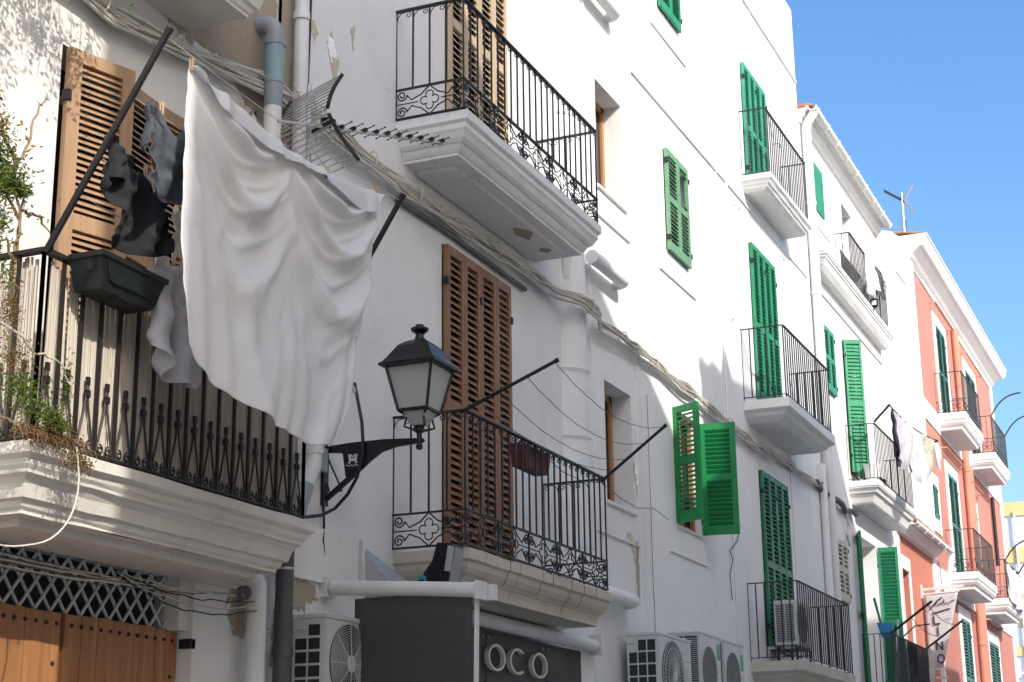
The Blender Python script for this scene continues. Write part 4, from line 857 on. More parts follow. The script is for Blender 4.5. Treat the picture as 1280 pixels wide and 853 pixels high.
foliage(PL2, [((5.84, -.68, 3.36), (.15, .05, .05)), ((5.74, -.66, 3.44), (.13, .05, .07)), ((5.95, -.69, 3.32), (.07, .04, .03))], 1500, .012, 'leaf_olive', 3)
foliage(PL2, [((6.0, -.67, 3.27), (.16, .05, .05)), ((5.85, -.67, 3.25), (.2, .05, .04)), ((5.70, -.64, 3.58), (.15, .04, .10)), ((6.12, -.69, 3.18), (.10, .04, .06)), ((5.68, -.62, 3.8), (.05, .04, .12))], 3600, .0075, 'leaf_brown', 4, name='dry_leaves')
foliage(PL2, [((6.12, -.61, 3.56), (.035, .02, .12)), ((5.66, -.61, 3.95), (.05, .03, .08))], 190, .012, 'leaf_olive', 5)
for k in range(22):
    x = 5.65 + k * .026; twig(PL2, [(x, -.62, 3.30), (x + .03, -.68, 3.27), (x + .05, -.70, 3.2 + random.uniform(-.08, .04))], .0025, .001, seed=20 + k)
twig(PL2, [(5.55, -.66, 3.72), (5.8, -.68, 3.62), (6.0, -.68, 3.60), (6.1, -.66, 3.48)], .006, .004, seed=40, mat='reed')
part(MB().tube(path((6.10, -.70, 3.24), (6.10, -.74, 3.0), (5.95, -.74, 2.78), (5.6, -.72, 2.70), (5.3, -.70, 2.78), rad=.14), .0045, 6), 'hose', 'cable_white', PL2, smooth=True)
part(MB().lathe([(.05, 0), (.07, .11), (.078, .11), (.078, .13), (.065, .13), (.06, .06)], (5.50, -.66, 3.05), 14), 'pot', 'terracotta', PL2)
PL3 = thing('hanging_plant', 'green plant hanging from the upper balcony at the top left corner', 'plant', (6.0, -.62, 6.5))
foliage(PL3, [((5.98, -.55, 6.10), (.10, .08, .10)), ((5.85, -.55, 6.25), (.14, .1, .12)), ((6.10, -.5, 6.0), (.05, .04, .10))], 520, .017, 'leaf_green', 6)
foliage(PL3, [((x, -.66, 6.45 - .22 * (i % 3)), (.16, .10, .28)) for i, x in enumerate([4.9 + .17 * j for j in range(10)])], 2000, .021, 'leaf_green', 7)
for k in range(16): x = 4.9 + k * .10; twig(PL3, [(x, -.64, 6.9), (x + random.uniform(-.05, .05), -.70, 6.4), (x + random.uniform(-.08, .08), -.68, 6.0 + random.uniform(-.12, .2))], .004, .002, seed=60 + k)
# ------------------------------------------------------------------ street lamp on its bracket
LX = 9.61
LP = thing('street_lamp', 'black four sided wall lantern with frosted panes on a flat iron bracket', 'street lamp', (LX, 0, 3.94))
def flat(poly, x, t, name, mat, root): return part(MB().loops([[(x - t / 2, y, z) for y, z in poly], [(x + t / 2, y, z) for y, z in poly]]), name, mat, root)
part(MB().box(LX - .045, LX + .02, -.025, .0, 3.58, 3.96).box(LX - .03, LX + .03, -.05, .0, 3.95, 3.98), 'wall_plate', 'lamp_black', LP)
flat([(0, 3.985), (-.20, 3.995), (-.45, 3.995), (-.74, 3.975), (-.755, 3.96), (-.74, 3.945), (-.55, 3.935), (-.44, 3.91), (-.36, 3.86), (-.27, 3.79), (-.20, 3.75), (-.17, 3.765), (-.145, 3.93), (0, 3.945)], LX, .02, 'bracket', 'lamp_black', LP)
part(MB().bar((LX, -.26, 3.80), (LX, -.01, 3.62), .02, .035).tube([(LX, -.02, 3.98), (LX, -.01, 4.02), (LX, -.04, 4.03)], .008, 6), 'brace', 'lamp_black', LP)
part(MB().box(LX - .12, LX - .04, -.05, 0, 3.80, 3.96), 'junction_box', 'pvc_grey', LP)
# castle and wave emblem cut in the bracket
em = MB(); ex = LX - .013; ey = -.225; ez = 3.845; k = .030
for a, b, c, d in ((-1.0, -.55, .2, 1.9), (.55, 1.0, .2, 1.9), (-.55, .55, .75, 1.35), (-1.15, -.75, 1.9, 2.3), (-.6, -.3, 1.9, 2.3), (.3, .6, 1.9, 2.3), (.75, 1.15, 1.9, 2.3), (-1.15, 1.15, 1.65, 1.95), (-1.2, -.7, .2, .5), (.7, 1.2, .2, .5)):
    em.box(ex - .002, ex + .002, ey - b * k, ey - a * k, ez + c * k, ez + d * k)
part(em, 'emblem', 'sign_letter', LP); part(MB().tube([(ex - .001, ey + .05 - .1 * i / 16, ez - .008 + .006 * math.sin(i * 1.2)) for i in range(17)], .0028, 5), 'emblem', 'sign_letter', LP)
cy = -.715
part(MB().lathe([(.012, 3.90), (.022, 3.905), (.024, 3.93), (.018, 3.935), (.018, 4.01), (.034, 4.02), (.036, 4.045), (.020, 4.06), (.02, 4.08)], (LX, cy, 0), 12), 'post', 'lamp_black', LP, smooth=True)
LN = part(MB().loops([[(LX + sx * w, cy + sy * w, z) for sx, sy in ((-1, -1), (1, -1), (1, 1), (-1, 1))] for w, z in ((.104, 4.146), (.112, 4.15), (.112, 4.165), (.10, 4.168))]), 'lantern', 'lamp_black', LP)
for sx in (-1, 1):
    for sy in (-1, 1):
        LN2 = part(MB().bar((LX + sx * .105, cy + sy * .105, 4.155), (LX + sx * .168, cy + sy * .168, 4.455), .016, .016).tube([(LX + sx * .025, cy + sy * .025, 4.03), (LX + sx * .075, cy + sy * .075, 4.05), (LX + sx * .06, cy + sy * .06, 4.12), (LX + sx * .10, cy + sy * .10, 4.15)], .009, 6), 'frame_bar', 'lamp_black', LN)
part(MB().loops([[(LX + sx * w, cy + sy * w, z) for sx, sy in ((-1, -1), (1, -1), (1, 1), (-1, 1))] for w, z in ((.04, 4.06), (.085, 4.14), (.100, 4.158), (.158, 4.448))]), 'glass', 'opal_glass', LN)
part(MB().loops([[(LX + sx * w, cy + sy * w, z) for sx, sy in ((-1, -1), (1, -1), (1, 1), (-1, 1))] for w, z in ((.165, 4.44), (.205, 4.45), (.205, 4.468), (.19, 4.475), (.165, 4.51), (.11, 4.60), (.075, 4.63), (.045, 4.645))]), 'roof', 'lamp_black', LN)
part(MB().lathe([(.045, 4.64), (.03, 4.67), (.028, 4.69), (.06, 4.715), (.062, 4.73), (.03, 4.74), (.028, 4.755), (.001, 4.758)], (LX, cy, 0), 14), 'finial', 'lamp_black', LN, smooth=True)
part(MB().tube([(LX - .03, -.24, 4.40), (LX - .03, -.30, 4.12), (LX - .03, -.31, 3.99), (LX - .03, -.31, 3.90), (LX - .03, -.27, 3.75), (LX - .03, -.20, 3.64), (LX - .02, -.10, 3.555), (LX - .1, -.04, 3.50), (LX - .30, -.04, 3.46), (8.75, -.04, 3.50)], .012, 8), 'conduit', 'lamp_black', LP, smooth=True)
part(MB().tube([(LX - .04, -.02, 3.60), (LX - .02, -.02, 3.45), (LX - .05, -.03, 3.35), (LX, -.02, 3.2), (LX + .05, -.02, 3.07)], .008, 6).tube([(LX, -.03, 3.9), (LX + .02, -.10, 3.74), (LX + .02, -.13, 3.68), (LX, -.05, 3.66), (LX, -.02, 3.75)], .006, 6), 'wire', 'cable_black', LP)
# ------------------------------------------------------------------ antenna
AN = thing('tv_antenna', 'large grid reflector television antenna with a toothed boom fixed beside the drainpipe', 'antenna', (8.95, -.12, 6.0))
ax, az = 8.95, 6.05; A0 = Vector((8.36, -.33, 5.82)); bd = Vector((.91, -.41, .16)); rd = Vector((-.41, -.91, .0)); BLn = 1.36
part(MB().tube([(8.98, -.19, 5.75), (8.98, -.19, 6.35)], .016, 8).bar((8.98, -.19, 5.98), (8.60, -.42, 5.86), .02, .02), 'mast', 'alu', AN)
bm = lambda s_: A0 + bd * (BLn * s_)
part(MB().bar(bm(0), bm(1), .016, .016), 'boom', 'alu', AN)
for i in range(10):
    c_ = bm(.36 + .63 * i / 9); l_ = .125 - .004 * i
    part(MB().tube([c_ - rd * l_ + Vector((0, 0, .012)), c_ + rd * l_ + Vector((0, 0, .012))], .0034, 5).tube([c_ - rd * l_ * 1.02 + Vector((0, 0, .012)), c_ - rd * l_ * .94 + Vector((0, 0, .012))], .006, 5).tube([c_ + rd * l_ * .94 + Vector((0, 0, .012)), c_ + rd * l_ * 1.02 + Vector((0, 0, .012))], .006, 5)
         .bar(c_ - rd * .035 + Vector((0, 0, .010)), c_ + rd * .035 + Vector((0, 0, .010)), .022, .022), 'director', 'lamp_black', AN)
H_ = bm(.13)
for sg in (1, -1):
    step = Vector((.10, -.045, .265)) if sg > 0 else Vector((.22, -.10, -.25)); mb = MB(); e0, e1 = [], []
    for k in range(10):
        t = k / 9; c_ = H_ + step * (.06 + t) + bd * (-.02 * math.sin(t * math.pi)) * 1.0; e0.append(c_ - rd * .28); e1.append(c_ + rd * .28); mb.tube([e0[-1], e1[-1]], .0045, 5)
    for q_ in (-.02,): mb.tube([H_ + step * (.06 + k / 9) + bd * (-.02 * math.sin(k / 9 * math.pi)) + rd * q_ for k in range(10)], .0042, 5)
    gr = part(mb, 'reflector', 'alu', AN)
    for e in (e0, e1):
        m2 = MB()
        for a_, b_ in zip(e, e[1:]): m2.bar(a_, b_ + (b_ - a_) * .1, .012, .022)
        part(m2, 'end_strip', 'lamp_black', gr)
part(MB().bar(H_ + bd * .2, H_ + bd * .2 + Vector((0, 0, .06)), .05, .05).bar(H_ + bd * .18 - rd * .12, H_ + bd * .18 + rd * .12, .02, .03), 'dipole', 'lamp_black', AN)
rs = random.Random(4)
for k in range(12): part(MB().tube(sag((8.9 + rs.uniform(-.1, .15), -.10 - .02 * (k % 3), 6.0 + rs.uniform(.0, .35)), (9.3 + rs.uniform(0, .4), -.06, 6.22 + rs.uniform(-.05, .05)), rs.uniform(-.12, .15), 14, .03), .004, 5), 'wire', 'cable_white', AN)
part(MB().tube([(9.25, -.03, 8.5), (9.24, -.03, 7.2), (9.22, -.03, 6.5), (9.2, -.05, 6.1)], .012, 6).tube([(9.05, -.1, 8.5), (9.12, -.08, 7.0), (9.0, -.1, 6.4)], .004, 5).tube([(9.25, -.04, 6.0), (9.27, -.05, 5.7), (9.2, -.06, 5.45)], .009, 5), 'wire', 'cable_black', AN)
# ------------------------------------------------------------------ cable bundle along the facades
CB = thing('cable_bundle', 'thick twisted bundle of whitewashed cables running along the house fronts', 'cables', (14, -.1, 6.3))
ctl = [(4.0, 6.35), (5.5, 6.2), (7.0, 6.02), (7.4, 6.06), (8.0, 6.14), (8.7, 6.26), (9.3, 6.28), (9.83, 6.25), (10.7, 6.23), (11.9, 6.26), (13.3, 6.28), (14.35, 6.26), (16.0, 6.30), (17.96, 6.24), (20.0, 6.18), (22.45, 6.22), (24.3, 6.22)]
def cz(x): return float(np.interp(x, [c[0] for c in ctl], [c[1] for c in ctl]))
rs = random.Random(11)
for k in range(12):
    ph = rs.random() * 6.28; r_ = rs.uniform(.013, .030) if k > 1 else .010; f_ = rs.choice((4.2, 4.8, 5.4)) * (1 if k % 2 else -1); off = rs.uniform(-.03, .03); pts = []
    low = -.075 if k > 8 else 0; x = 4.0; xe = 24.3 if k < 9 else rs.uniform(14, 22)
    while x < xe:
        a = ph + f_ * x; kk = 1 - .35 * (1 + math.sin(x * 6.28 / .9)) * .5
        pts.append((x, -.075 - .13 * math.exp(-((x - 14.32) / .45) ** 4) + math.cos(a) * r_ * .6 * kk, cz(x) + off * kk + math.sin(a) * r_ * kk + low + .012 * math.sin(x * 2.1 + k))); x += .075 if x < 18 else .15
    part(MB().tube(pts, rs.uniform(.009, .0135), 6), 'cable', 'cable_white', CB, smooth=2)
for x in [5.6, 6.9, 7.62, 8.75, 10.1, 10.85, 12.4, 14.3, 15.6, 16.6, 18.2, 19.5, 21, 22.6]: part(MB().tube([(x + .01 * math.sin(i), -.075 - .13 * math.exp(-((x - 14.32) / .45) ** 4) + .05 * math.cos(i * .785), cz(x) - .01 + .075 * math.sin(i * .785)) for i in range(9)], .007, 5), 'tie', 'cable_white', CB)
part(MB().tube([(10.6, -.03, 6.10), (11.5, -.03, 6.12), (13.1, -.03, 6.10)], .022, 8), 'cable', 'cast_pipe', CB)
part(MB().tube([(x, -.06 + .02 * math.sin(x * 7), 6.22 + .03 * math.sin(x * 5) - .02 * (x - 24)) for x in [24.1 + .12 * i for i in range(24)]], [.05 - .008 * (i % 2) for i in range(24)], 8), 'cable', 'cast_pipe', CB, smooth=True)
part(MB().tube([(26.2, -.05, 6.15), (26.25, -.06, 5.9), (26.15, -.05, 5.75), (26.3, -.05, 5.6)], .02, 6), 'cable', 'cable_white', CB)
def loose(pts, r=.007, mat='cable_black', n=1, lab='', name='loose_cable'):
    return tag(MB().tube(pts, r, 6).build(name, mat, None, 2), lab, 'cable')
GW = thing('gate_wires', 'tangled thin wires sagging under the balcony above the lattice', 'cables', (6.5, -.05, 2.9))
rs = random.Random(5)
for k in range(7): part(MB().tube(sag((4.8, -.13 - .006 * k, 2.90 - .012 * k), (7.6 + k * .12, -.12, 2.80 + .008 * k), .02 + .012 * k, 18, .006), rs.uniform(.003, .006), 5), 'wire', 'cable_white' if k % 2 else 'cast_pipe', GW)
for k in range(4): part(MB().tube(sag((7.2, -.13, 2.84), (8.65, -.13 - .008 * k, 2.86 - .02 * k), .03 + .03 * k, 16, .008), .004, 5), 'wire', 'cable_black' if k % 2 else 'cable_white', GW)
part(MB().tube([(8.42 + .05 * math.cos(i * .9), -.13 - .002 * i, 2.86 + .04 * math.sin(i * .9)) for i in range(24)], .005, 5), 'wire', 'cast_pipe', GW)
for k in range(3): part(MB().tube([(8.5 + .1 * k, -.05, 2.98), (8.6 + .1 * k, -.06, 2.80 - .05 * k), (8.75, -.05, 2.72 - .05 * k), (8.95, -.05, 2.68)], .004, 5), 'wire', 'cable_white', GW)
SW = loose([(19.3, -.02, 5.85), (19.42, -.04, 5.7), (19.35, -.03, 5.4), (19.6, -.03, 5.15), (19.9, -.03, 4.95), (19.7, -.04, 4.75), (19.4, -.03, 4.6), (19.5, -.03, 4.5), (19.35, -.03, 4.3), (19.4, -.03, 4.0)], .006, 'rail_grey', lab='thin loose wire curling down the white wall right of the open green shutters')
# ------------------------------------------------------------------ clothes lines of the scroll balcony
RB = thing('laundry_rack', 'empty black laundry poles leaning out of the lower scrollwork balcony, slack lines between them', 'clothes rack', (12, -.6, 4.4))
pb = lambda x, t: (x, -.58 - (.72 if x < 12 else .58) * t, 4.40 + (.285 if x < 12 else .42) * t)
for x in (10.62, 13.52): part(MB().tube([pb(x, -.05), pb(x, 1)], .014, 8).tube([pb(x, .98), pb(x, 1.02)], .017, 8), 'pole', 'steel_pole', RB, smooth=True)
for t, sg in ((.98, .16), (.68, .17), (.38, .16), (.16, .12)): part(MB().tube(sag(pb(10.62, t), pb(13.52, t), sg, 24, .004), .003, 5), 'line', 'rail_grey', RB)
part(MB().tube([(11.0 + .5 * i, -.2, 4.52 + .05 * math.sin(i * 2)) for i in range(12)], .004, 5), 'line', 'rail_grey', RB)
FP = thing('flower_box', 'dark red flower box hanging inside the lower scrollwork balcony rail', 'planter', (12.2, -.45, 4.2))
part(MB().loops([[(11.80 + i_, -.42, z), (11.80 + i_, -.54, z), (12.36 - i_, -.54, z), (12.36 - i_, -.42, z)] for z, i_ in ((4.22, .05), (4.33, .01), (4.37, 0), (4.385, -.01), (4.40, -.01))]), 'box', 'red_pot', FP)
foliage(FP, [((12.08, -.47, 4.41), (.28, .05, .03))], 90, .018, 'leaf_brown', 9)
# ------------------------------------------------------------------ awning, sign, floodlight
AW = thing('side_awning', 'white awning cassette with grey fabric side screen and white corner post above the shopfront', 'awning', (9.6, 0, 3.0))
part(MB().tube([(9.64, -.06, 3.035), (9.64, -.62, 2.995), (9.64, -1.13, 2.955)], .050, 16), 'cassette', 'pvc_white', AW, smooth=True)
part(MB().box(9.575, 9.70, -.05, .0, 2.97, 3.10), 'end_cap', 'pvc_white', AW)
part(MB().hexa([(9.58, -1.12, 2.895), (9.70, -1.12, 2.895), (9.70, -1.155, 2.895), (9.58, -1.155, 2.895), (9.58, -1.12, 3.01), (9.70, -1.12, 3.01), (9.70, -1.155, 3.01), (9.58, -1.155, 3.01)]), 'end_cap', 'pvc_white', AW)
part(MB().loops([[(9.72, -1.10, 2.90), (9.72, -1.19, 2.90), (9.79, -1.19, 2.90), (9.79, -1.10, 2.90)], [(9.72, -1.10, 3.0), (9.72, -1.19, 3.0), (9.79, -1.19, 3.0), (9.79, -1.10, 3.0)]]), 'end_cap', 'pvc_white', AW)
part(MB().grid([[(9.635 + .006 * math.sin(y * 9 + z * 2), y, z) for z in np.linspace(0.9, 2.95, 12)] for y in np.linspace(-1.08, -.24, 14)]), 'fabric', 'grey_fabric', AW, smooth=True).modifiers.new('t', 'SOLIDIFY').thickness = .006
part(MB().bar((9.655, -1.105, 2.90), (9.64, -1.08, .8), .028, .022), 'post', 'pvc_white', AW)
AW2 = thing('front_awning', 'rolled white awning tube fixed under the lower scrollwork balcony above the shop sign', 'awning', (12.5, -.1, 3.0))
part(MB().tube([(10.6, -.16, 3.035), (14.30, -.16, 3.035)], .058, 16), 'roller', 'pvc_white', AW2, smooth=True)
part(MB().box(14.27, 14.34, -.24, .0, 2.95, 3.13).box(14.25, 14.29, -.10, .01, 3.08, 3.2), 'bracket', 'pvc_white', AW2); part(MB().box(13.2, 13.35, -.24, .0, 3.085, 3.12), 'bracket', 'pvc_white', AW2)
SG = thing('shop_sign', 'dark shop sign board with pale letters OCO under the lower scrollwork balcony', 'sign', (12.4, -.1, 2.5))
part(MB().box(10.2, 14.30, -.085, .0, 0.6, 2.975), 'board', 'sign_dark', SG)
for x in (12.05, 13.3): part(MB().box(x, x + .006, -.0885, -.084, .6, 2.97), 'panel_seam', 'ac_dark', SG)
for x in (10.3, 12.0, 12.12, 13.25, 13.37, 14.2): part(MB().lathe([(.001, -.004), (.009, -.003), (.009, .001)], (x, -.085, 2.93), 8, 'y'), 'screw', 'alu', SG)
def ringl(cx, cz_, rx, rz, w_, a0, a1, n=40, sx=1):
    P_ = []
    for i in range(n + 1):
        a = a0 + (a1 - a0) * i / n; P_.append((math.cos(a), math.sin(a)))
    mb = MB(); k = len(P_); vs = []
    for y in (-.125, -.087):
        for s_ in (1, 1 - w_):
            vs += [(cx + rx * (c if s_ == 1 else c * (1 - w_)), y, cz_ + rz * (s if s_ == 1 else s * (1 - w_))) for c, s in P_]
    fs = []
    for i in range(k - 1): fs += [(i, i + 1, k + i + 1, k + i), (2 * k + i, 2 * k + i + 1, 3 * k + i + 1, 3 * k + i), (i, i + 1, 2 * k + i + 1, 2 * k + i), (k + i, k + i + 1, 3 * k + i + 1, 3 * k + i)]
    if abs(a1 - a0) < 6.2: fs += [(0, k, 3 * k, 2 * k), (k - 1, 2 * k - 1, 4 * k - 1, 3 * k - 1)]
    return mb.add(vs, fs)
for cx, a0, a1 in ((12.19, 0, 2 * math.pi), (12.62, .85, 5.43), (13.08, 0, 2 * math.pi)): part(ringl(cx, 2.772, .170, .105, .17, a0, a1), 'letter', 'sign_letter', SG, smooth=True)
FL = thing('floodlight', 'black floodlight tilted up on the edge of the awning cassette', 'floodlight', (10.1, -.6, 3.0))
part(MB().hexa([(9.93, -.60, 3.035), (10.13, -.60, 3.035), (10.13, -.76, 3.035), (9.93, -.76, 3.035), (9.95, -.68, 3.335), (10.11, -.68, 3.335), (10.11, -.80, 3.32), (9.95, -.80, 3.32)]), 'housing', 'lamp_black', FL)
part(MB().hexa([(9.93, -.52, 3.05), (10.13, -.52, 3.05), (10.13, -.60, 3.04), (9.93, -.60, 3.04), (9.98, -.63, 3.22), (10.08, -.63, 3.22), (10.10, -.68, 3.30), (9.96, -.68, 3.30)]), 'cooling_fins', 'lamp_black', FL)
part(MB().add([(9.95, -.766, 3.06), (10.11, -.766, 3.06), (10.10, -.807, 3.30), (9.965, -.807, 3.30)], [(0, 1, 2, 3)]), 'glass', 'clear_glass', FL)
part(MB().hexa([(9.925, -.745, 3.14), (9.93, -.745, 3.14), (9.93, -.79, 3.13), (9.925, -.79, 3.13), (9.94, -.765, 3.31), (9.945, -.765, 3.31), (9.945, -.81, 3.30), (9.94, -.81, 3.30)]), 'side_window', 'alu', FL)
part(MB().tube([(9.92, -.40, 3.03), (9.92, -.52, 3.06), (9.92, -.60, 3.08)], .02, 8).box(9.88, 9.93, -.50, -.38, 3.02, 3.06), 'yoke', 'lamp_black', FL)
part(MB().lathe([(.03, 0), (.033, .012), (.015, .016)], (9.915, -.58, 3.09), 12, 'x'), 'knob', 'label_teal', FL)
# ------------------------------------------------------------------ air conditioners
def ac_unit(name, label, x0, w_, y0, d_, z0, h_, fan='slats', side='grid', stripe=None, group='air conditioner units along the wall', dial=None):
    r = thing(name, label, 'air conditioner', (x0, y0, z0), group); x1 = x0 + w_; yf = y0 - d_; z1 = z0 + h_
    part(MB().loops([[(x0 + i_, y0, z), (x0 + i_, yf + i_, z), (x1 - i_, yf + i_, z), (x1 - i_, y0, z)] for z, i_ in ((z0, .008), (z0 + .01, 0), (z1 - .03, 0), (z1 - .028, -.008), (z1 - .006, -.008), (z1, .006))]), 'casing', 'ac_white', r)
    if side == 'grid':
        rows = 6; mb = MB(); cw = (d_ - .05) / 2 if d_ < .28 else (d_ - .05) / 3; cols = 2 if d_ < .28 else 3; ch = (h_ - .09) / rows
        for i in range(rows):
            for j in range(cols):
                a = y0 - .022 - j * cw; b = a - cw + .014; c = z0 + .035 + i * ch
                if i == rows - 1 and j == 0: continue
                mb.box(x0 - .0035, x0 + .004, b, a, c, c + ch - .016)
        part(mb, 'side_vents', 'ac_dark', r)
        part(MB().box(x0 - .012, x0 - .0, y0 - cw + .0, y0 - .03, z1 - .10, z1 - .075), 'handle', 'ac_white', r)
    else:
        mb = MB(); part(MB().box(x0 - .003, x0 + .002, yf + .03, y0 - .02, z0 + .04, z1 - .05), 'side_vents', 'ac_dark', r); z = z0 + .05
        while z < z1 - .06: mb.box(x0 - .010, x0 - .002, yf + .03, y0 - .02, z, z + .006); z += .021
        mb.box(x0 - .011, x0 - .001, (yf + y0) / 2 - .004, (yf + y0) / 2 + .004, z0 + .04, z1 - .05); part(mb, 'fins', 'ac_white', r)
    R_ = min(h_ * .43, w_ * .34); cx = x0 + R_ + .05; cz_ = z0 + h_ / 2
    part(MB().lathe([(R_, -.006), (R_, .01), (R_ * .5, .035), (.001, .04)], (cx, yf, cz_), 36, 'y'), 'fan_opening', 'ac_dark' if fan == 'rings' else 'fan_back', r)
    mb = MB()
    for i in range(3):   # blades
        a0 = i * 2.094 + .4; vs = []
        for k in range(6):
            a = a0 + 1.2 * k / 5
            for rr in (.12, .92): vs.append((cx + R_ * rr * math.cos(a), yf + .012 + .012 * k / 5, cz_ + R_ * rr * math.sin(a)))
        mb.add(vs, [(2 * k, 2 * k + 1, 2 * k + 3, 2 * k + 2) for k in range(5)])
    b_ = part(mb, 'fan_blades', 'fan_grey', r); b_.modifiers.new('t', 'SOLIDIFY').thickness = .004
    mb = MB()
    if fan == 'rings':
        for k in range(14): rr = R_ * (.22 + .78 * k / 13); mb.tube([(cx + rr * math.cos(a), yf - .012 - .012 * (1 - rr / R_), cz_ + rr * math.sin(a)) for a in [i * 2 * math.pi / 36 for i in range(37)]], .0022, 4)
        for k in range(8): a = k * math.pi / 4; mb.tube([(cx + R_ * .2 * math.cos(a), yf - .022, cz_ + R_ * .2 * math.sin(a)), (cx + R_ * math.cos(a), yf - .011, cz_ + R_ * math.sin(a))], .003, 4)
        mb.lathe([(R_ * .22, -.018), (R_ * .2, -.026), (.001, -.027)], (cx, yf, cz_), 20, 'y')
    elif fan == 'spokes':
        for k in range(44): a = k * math.pi / 22; mb.tube([(cx + R_ * .15 * math.cos(a), yf - .026, cz_ + R_ * .15 * math.sin(a)), (cx + R_ * math.cos(a + .25), yf - .011, cz_ + R_ * math.sin(a + .25))], .0022, 4)
        for rr in (.5, .8, 1.0): mb.tube([(cx + R_ * rr * math.cos(a), yf - .016, cz_ + R_ * rr * math.sin(a)) for a in [i * 2 * math.pi / 36 for i in range(37)]], .003, 4)
        mb.lathe([(R_ * .16, -.018), (R_ * .14, -.032), (.001, -.033)], (cx, yf, cz_), 20, 'y')
    else:
        k = -R_
        while k < R_: hh = math.sqrt(max(0, R_ ** 2 - k * k)); mb.bar((cx + k, yf - .010, cz_ - hh), (cx + k, yf - .010, cz_ + hh), .003, .003, (0, 1, 0)); k += .014
        mb.tube([(cx + R_ * math.cos(a), yf - .008, cz_ + R_ * math.sin(a)) for a in [i * 2 * math.pi / 36 for i in range(37)]], .004, 4)
    part(mb, 'fan_guard', 'ac_white' if fan != 'slats' else 'fan_grey', r)
    for k in range(4): part(MB().box(cx + R_ + .03, x1 - .004, yf - .002, yf + .002, z0 + .06 + k * (h_ - .12) / 4, z0 + .063 + k * (h_ - .12) / 4), 'panel_seam', 'ac_dark', r)
    if stripe: part(MB().box(cx + R_ + .05, cx + R_ + .05 + stripe[1], yf - .003, yf + .001, z1 - stripe[2], z1 - stripe[3]), 'label_sticker', stripe[0], r)
    for xx in (x0 + .12, x1 - .14): part(MB().box(xx, xx + .04, yf + .01, .0, z0 - .035, z0 - .002).box(xx, xx + .04, -.04, 0, z0 - .3, z0 - .035), 'wall_bracket', 'alu', r)
    return r
ac_unit('air_conditioner', 'white air conditioner with honeycomb side vents beside the dark cast iron pipe', 9.20, .74, -.03, .24, 2.22, .60, 'rings', 'grid', ('label_teal', .09, .17, .145))
ac_unit('air_conditioner', 'air conditioner with a spoked fan guard, nearest of the three beyond the shop sign', 15.38, 1.0, -.09, .33, 2.45, .80, 'spokes', 'grid', ('cream_wood', .10, .42, .30))
ac_unit('air_conditioner', 'middle of the three air conditioners beyond the shop sign, dark slatted side and green label', 16.72, .72, -.07, .35, 2.6, .78, 'slats', 'fins', ('label_green', .11, .26, .09))
ac_unit('air_conditioner', 'farthest of the three wall air conditioners, half hidden with a green label', 17.60, .76, -.07, .35, 2.6, .77, 'slats', 'fins', ('label_green', .11, .30, .12))
ac_unit('air_conditioner', 'weathered air conditioner standing on a metal rack inside the lowest plain balcony', 20.85, .80, -.16, .28, 3.58, .56, 'slats', 'fins', None)
RK2 = thing('metal_rack', 'small dark metal rack under the air conditioner on the lowest plain balcony', 'rack', (21.2, -.3, 3.34))
part(MB().bar((20.9, -.42, 3.34), (20.9, -.42, 3.56), .03, .03).bar((21.6, -.42, 3.34), (21.6, -.42, 3.56), .03, .03).bar((20.9, -.18, 3.34), (20.9, -.18, 3.56), .03, .03).bar((21.6, -.18, 3.34), (21.6, -.18, 3.56), .03, .03).bar((20.85, -.42, 3.55), (21.65, -.42, 3.55), .03, .03).bar((20.85, -.18, 3.55), (21.65, -.18, 3.55), .03, .03).bar((20.9, -.42, 3.42), (21.6, -.42, 3.50), .02, .02), 'frame', 'iron', RK2)
# ------------------------------------------------------------------ banner
BN = thing('hanging_banner', 'white tapering banner with LINO in black letters on a white bracket by the pink wall', 'sign', (33, 0, 5.6))
part(MB().bar((33, .02, 5.66), (33, -.80, 5.69), .05, .05).bar((33, .0, 5.76), (33, .0, 5.5), .06, .04), 'bracket', 'pvc_white', BN); part(MB().bar((33, -.03, 5.57), (33, -.72, 5.60), .03, .03).bar((33, -.03, 5.57), (33, -.03, 5.67), .02, .02).bar((33, -.72, 5.6), (33, -.72, 5.68), .02, .02), 'rod', 'pvc_white', BN)
part(MB().grid([[(33 + .004 * math.sin(4 * u + 3 * v), (-.04 - .03 * v * 0) * (1 - 0) + u * (-.66 + .40 * v) - .03 * v * 0, 5.57 - 1.43 * v + .02 * u) for u in np.linspace(0, 1, 10)] for v in np.linspace(0, 1, 20)]), 'cloth', 'banner_white', BN, smooth=True).modifiers.new('t', 'SOLIDIFY').thickness = .004
part(MB().bar((33, -.02, 4.13), (33, -.36, 4.13), .03, .03).bar((33, -.05, 4.13), (33, -.05, 3.8), .03, .03).bar((33, -.30, 4.13), (33, -.30, 3.8), .03, .03).bar((33, 0, 3.97), (33, -.36, 3.97), .03, .03), 'rod', 'pvc_white', BN)
def stroke(pts, w_=.022, root=BN, x=32.975, name='letter'):
    mb = MB()
    for p, q_ in zip(pts, pts[1:]): mb.bar((x, p[0], p[1]), (x, q_[0], q_[1]), .006, w_, (1, 0, 0)) if False else mb.tube([(x, p[0], p[1]), (x, q_[0], q_[1])], w_ / 2, 6)
    return part(mb, name, 'ink', root)
def LT(y, z): return (-.20 - y, z)   # y to the right of the letter column
stroke([LT(0, 5.15), LT(0, 4.99), LT(.11, 4.99)], .026); stroke([LT(.06, 4.93), LT(.06, 4.77)], .026); stroke([LT(.01, 4.49), LT(.01, 4.65), LT(.12, 4.49), LT(.12, 4.65)], .026)
stroke([LT(.075 + .062 * math.cos(a), 4.325 + .078 * math.sin(a)) for a in [i * math.pi / 10 for i in range(21)]], .026)
def VT(y, z): return (-.20 - y * 1.45, z + .13)
